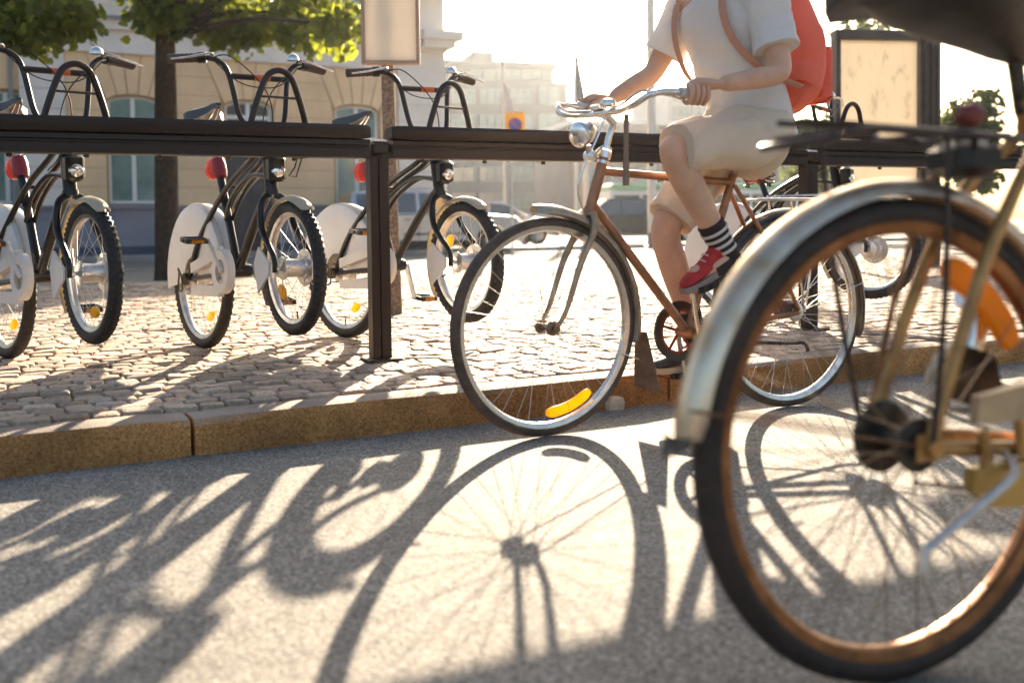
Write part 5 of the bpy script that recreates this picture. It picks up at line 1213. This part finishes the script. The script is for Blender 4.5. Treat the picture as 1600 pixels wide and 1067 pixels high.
for s_ in (-1, 1):
    mb = MB(); mb.tube([V((.0, s_*.060, WR+.005)), V((.10, s_*.055, WR+.24)), V((.182, s_*.048, WR+.37)), stf+V((.02,0,0))+V((0, s_*.018, -.05))], [.0095, .0105, .0105, .009], 10, smooth=4); obj('seat_stay', mb, gold, fb)
    mb = MB(); mb.tube([V((-.01, s_*.060, WR)), V((.25, s_*.048, WR-.028)), bbf+V((-.02, s_*.032, 0))], .0115, 10, smooth=4); obj('chain_stay', mb, gold, fb)
    mb = MB(); mb.box((-.002, s_*.060, WR+.001), (.045, .006, .04), bevel=.002); mb.lathe([(.001, s_*.075), (.013, s_*.075), (.014, s_*.062), (.001, s_*.062)], (0, 0, WR), 'y', 6); obj('dropout', mb, gold, fb)
hA2 = V((WBF-.16, 0, .72)); hB2 = V((WBF-.215, 0, .93))
mb = MB(); mb.tube([hA2, hB2], .018, 12); obj('head_tube', mb, gold, fb)
mb = MB(); mb.tube([stf+V((0, 0, -.04)), hB2+V((.01, 0, -.05))], .0135, 12); obj('top_tube', mb, gold, fb)
mb = MB(); mb.tube([bbf, hA2+V((0, 0, .03))], .0155, 12); obj('down_tube', mb, gold, fb)
fw2, Rf2, _ = wheel('front_wheel', fb, M.Translation((WBF, 0, WR)), WR, .021, 36, tyre_m=MATS['black_rubber'], rim_m=rust_rim, hub_m=steel_dark, spoke_m=MATS['old_spoke'], rimd=.019, rimw=.015)
mb = MB()
for s_ in (-1, 1): mb.tube([hA2+V((0, s_*.03, 0)), V((WBF-.10, s_*.052, WR+.2)), V((WBF-.03, s_*.052, WR+.05)), V((WBF, s_*.052, WR))], .0105, 8, smooth=4)
obj('fork', mb, gold, fb)
mudguard('front_mudguard', fb, (WBF, WR), .385, R(60), R(200), .034, MATS['worn_mudguard'], depth=.024)
mb = MB()
for s_ in (-1, 1): mb.tube([V((WBF-.23, 0, 1.03)), V((WBF-.21, s_*.14, 1.04)), V((WBF-.24, s_*.26, 1.08)), V((WBF-.42, s_*.27, 1.06))], .011, 8, smooth=6)
mb.tube([hB2, V((WBF-.23, 0, 1.03))], .012, 8); obj('handlebar', mb, chrome, fb)
# chain guard, pale leading panel, crank
gb = mat('chain_guard_gold', (.55, .32, .08), .38, .3, .2, 12, coat=.2)
mb = MB(); mb.prism([(.060, .290), (.065, .322), (.30, .325), (.50, .315), (.53, .255), (.33, .240), (.10, .262)], -.082, -.062, 'xz'); cg = obj('chain_guard', mb, gb, fb)
mb = MB(); mb.prism([(.070, .385), (.075, .425), (.20, .440), (.45, .420), (.45, .375), (.20, .385)], -.080, -.064, 'xz'); obj('guard_panel', mb, mat('beige_panel', (.52, .36, .20), .45, .1, .2, 12), cg)
mb = MB(); mb.tube([(.085, -.073, .375), (.095, -.073, .335), (.085, -.073, .29)], .009, 8, smooth=3); mb.tube([(.16, -.073, .385), (.165, -.073, .33)], .008, 8); obj('guard_bracket', mb, gold, cg)
mb = MB(); mb.tube([(-.02, -.05, WR-.05), (.20, -.05, .265), (bbf.x, -.05, bbf.z-.085)], .0035, 6); mb.tube([(0, -.05, WR+.05), (bbf.x, -.05, bbf.z+.09)], .0035, 6); obj('chain', mb, steel_dark, fb)
mb = MB(); mb.lathe([(.03, -.056), (.092, -.056), (.094, -.052), (.092, -.048), (.03, -.048), (.03, -.056)], bbf, 'y', 32); obj('chainring', mb, chrome, fb)
for s_, a in ((-1, R(150)), (1, R(-30))):
    s0 = bbf+V((0, s_*.07, 0)); e = s0+V((cos(a)*.17, s_*.01, sin(a)*.17)); mb = MB(); mb.tube([s0, e], [.012, .009], 8, flat=.7); obj('crank_arm', mb, chrome, fb)
    pedal(fb, M.Translation(e+V((0, s_*.055, 0))))
# pannier-side dynamo and coat guard seen beyond the hub
mb = MB(); N = 14; rings = []
for i in range(N+1):
    a = R(20)+R(150)*i/N; rings.append([V((.215+r_*cos(a), y, .405+r_*sin(a))) for r_, y in ((.060, .075), (.078, .075), (.078, .088), (.060, .088))])
mb.loft(rings, True); obj('coat_guard', mb, cream_pl, fb)
mb = MB(); mb.prism([(.15, .40), (.165, .455), (.215, .475), (.27, .455), (.29, .395), (.24, .37)], .066, .074, 'xz'); obj('guard_plate', mb, black, fb)
mb = MB(); mb.tube([(.215, .07, .47), (.235, .07, .53), (.20, .07, .555)], [.020, .024, .016], 12, smooth=3); obj('dynamo', mb, chrome, fb)
# kickstand
mb = MB(); mb.tube([V((.14, -.062, .335)), V((.12, -.10, .315)), V((.03, -.12, .285)), V((-.07, -.132, .247)), V((-.082, -.133, .238)), V((-.088, -.133, .212))], [.007, .0075, .0075, .007, .0075, .0075], 10, smooth=3); obj('kickstand', mb, alu, fb)
# rear carrier
dks = mat('carrier_paint', (.045, .028, .024), .4, .4, .3, 20)
zc_ = .785; mb = MB()
for s_ in (-1, 1):
    mb.tube([(.20, s_*.045, zc_+.01), (.12, s_*.062, zc_+.012), (-.10, s_*.062, zc_+.018), (-.17, s_*.058, zc_+.004), (-.22, s_*.03, zc_-.004), (-.225, 0, zc_-.004)], .0055, 8, smooth=4)
for x in (.10, .0, -.10, -.17): mb.tube([(x, -.062, zc_+.012), (x, .062, zc_+.012)], .0045, 6)
mb.tube([(.20, -.02, zc_+.02), (-.20, -.02, zc_+.03)], .0045, 6); mb.tube([(.20, .02, zc_+.02), (-.20, .02, zc_+.03)], .0045, 6)
ca = obj('rear_carrier', mb, dks, fb)
for s_, x in ((-1, .03), (1, -.09)):
    mb = MB(); mb.tube([(-.005, s_*.070, WR), (x*.6, s_*.070, WR+.22), (x, s_*.062, zc_+.012)], .0045, 8, smooth=3); obj('carrier_strut', mb, dks, ca)
for s_ in (-1, 1):
    if s_ > 0: mb = MB(); mb.tube([(.005, s_*.068, WR), (.055, s_*.066, WR+.2), (.15, s_*.062, zc_+.012)], .0048, 8, smooth=3); obj('carrier_strut', mb, rust_rim, ca)
# spring clamp and rear light on the carrier, brake block
mb = MB(); mb.box((.105, -.02, .765), (.085, .09, .055), bevel=.015); obj('brake_housing', mb, black, fb)
mb = MB(); mb.lathe([(.001, -.02), (.014, -.016), (.018, 0), (.014, .016), (.001, .02)], (.085, -.05, .828), 'x', 16); obj('rear_light', mb, mat('dull_red', (.16, .02, .015), .4), fb)
mb = MB(); mb.tube([stf+V((0, 0, -.02)), V((.225, 0, .955))], .0125, 10); obj('seat_post', mb, steel_dark, fb)
so = big_saddle(fb, V((.150, 0, 1.075)), leather, 1.42, None, False)
rings = []
for x, hw_, zt, zb2 in ((-.165, .05, -.02, -.06), (-.15, .10, -.01, -.085), (-.09, .125, -.005, -.115), (-.02, .105, -.005, -.135), (.05, .07, -.008, -.155), (.10, .04, -.01, -.165), (.12, .02, -.05, -.15)):
    rings.append([V((x, hw_*cos(a), (zt+zb2)/2+(zt-zb2)/2*sin(a))) for a in [2*pi*k/20 for k in range(20)]])
mb = MB(); mb.loft(rings, True); obj('saddle_padding', mb, leather, so)
# stone chip by the kerb
p = gnd(962, 641, 0.0); mb = MB(); rg4 = random.Random(4)
o_ = [(-.032, -.02), (.022, -.026), (.038, -.004), (.028, .022), (-.02, .026), (-.038, .008)]
rings = [[V((x*s_+rg4.uniform(-.002, .002), y*s_+rg4.uniform(-.002, .002), z)) for x, y in o_] for s_, z in ((1, 0), (1.03, .022), (.86, .040), (.5, .046))]
mb.loft(rings, True); o = obj('stone', mb, mat('pale_stone', (.60, .50, .36), .8, 0, .2, 30, .4, 60), None, M.Translation((p.x, p.y+.03, 0)) @ M.Rotation(.4, 4, 'Z'), smooth=False)
tag(o, 'small pale angular stone lying against the kerb behind the front wheel', 'stone')

# ------------------------------------------------------------------ air
hz = MB(); hz.add([(x, y, z) for x in (-310, 310) for y in (-310, 310) for z in (-1.0, 24.0)], [(0, 1, 3, 2), (4, 6, 7, 5), (0, 4, 5, 1), (2, 3, 7, 6), (0, 2, 6, 4), (1, 5, 7, 3)])
hm = bpy.data.materials.new('haze'); hm.use_nodes = True; n = hm.node_tree.nodes; n.clear(); pv = n.new('ShaderNodeVolumePrincipled'); oo = n.new('ShaderNodeOutputMaterial')
pv.inputs['Color'].default_value = (0.86, 0.93, 1.0, 1); pv.inputs['Density'].default_value = 0.00019; pv.inputs['Anisotropy'].default_value = 0.75
hm.node_tree.links.new(pv.outputs[0], oo.inputs['Volume'])
obj('haze', hz, hm, smooth=False, kind='stuff')
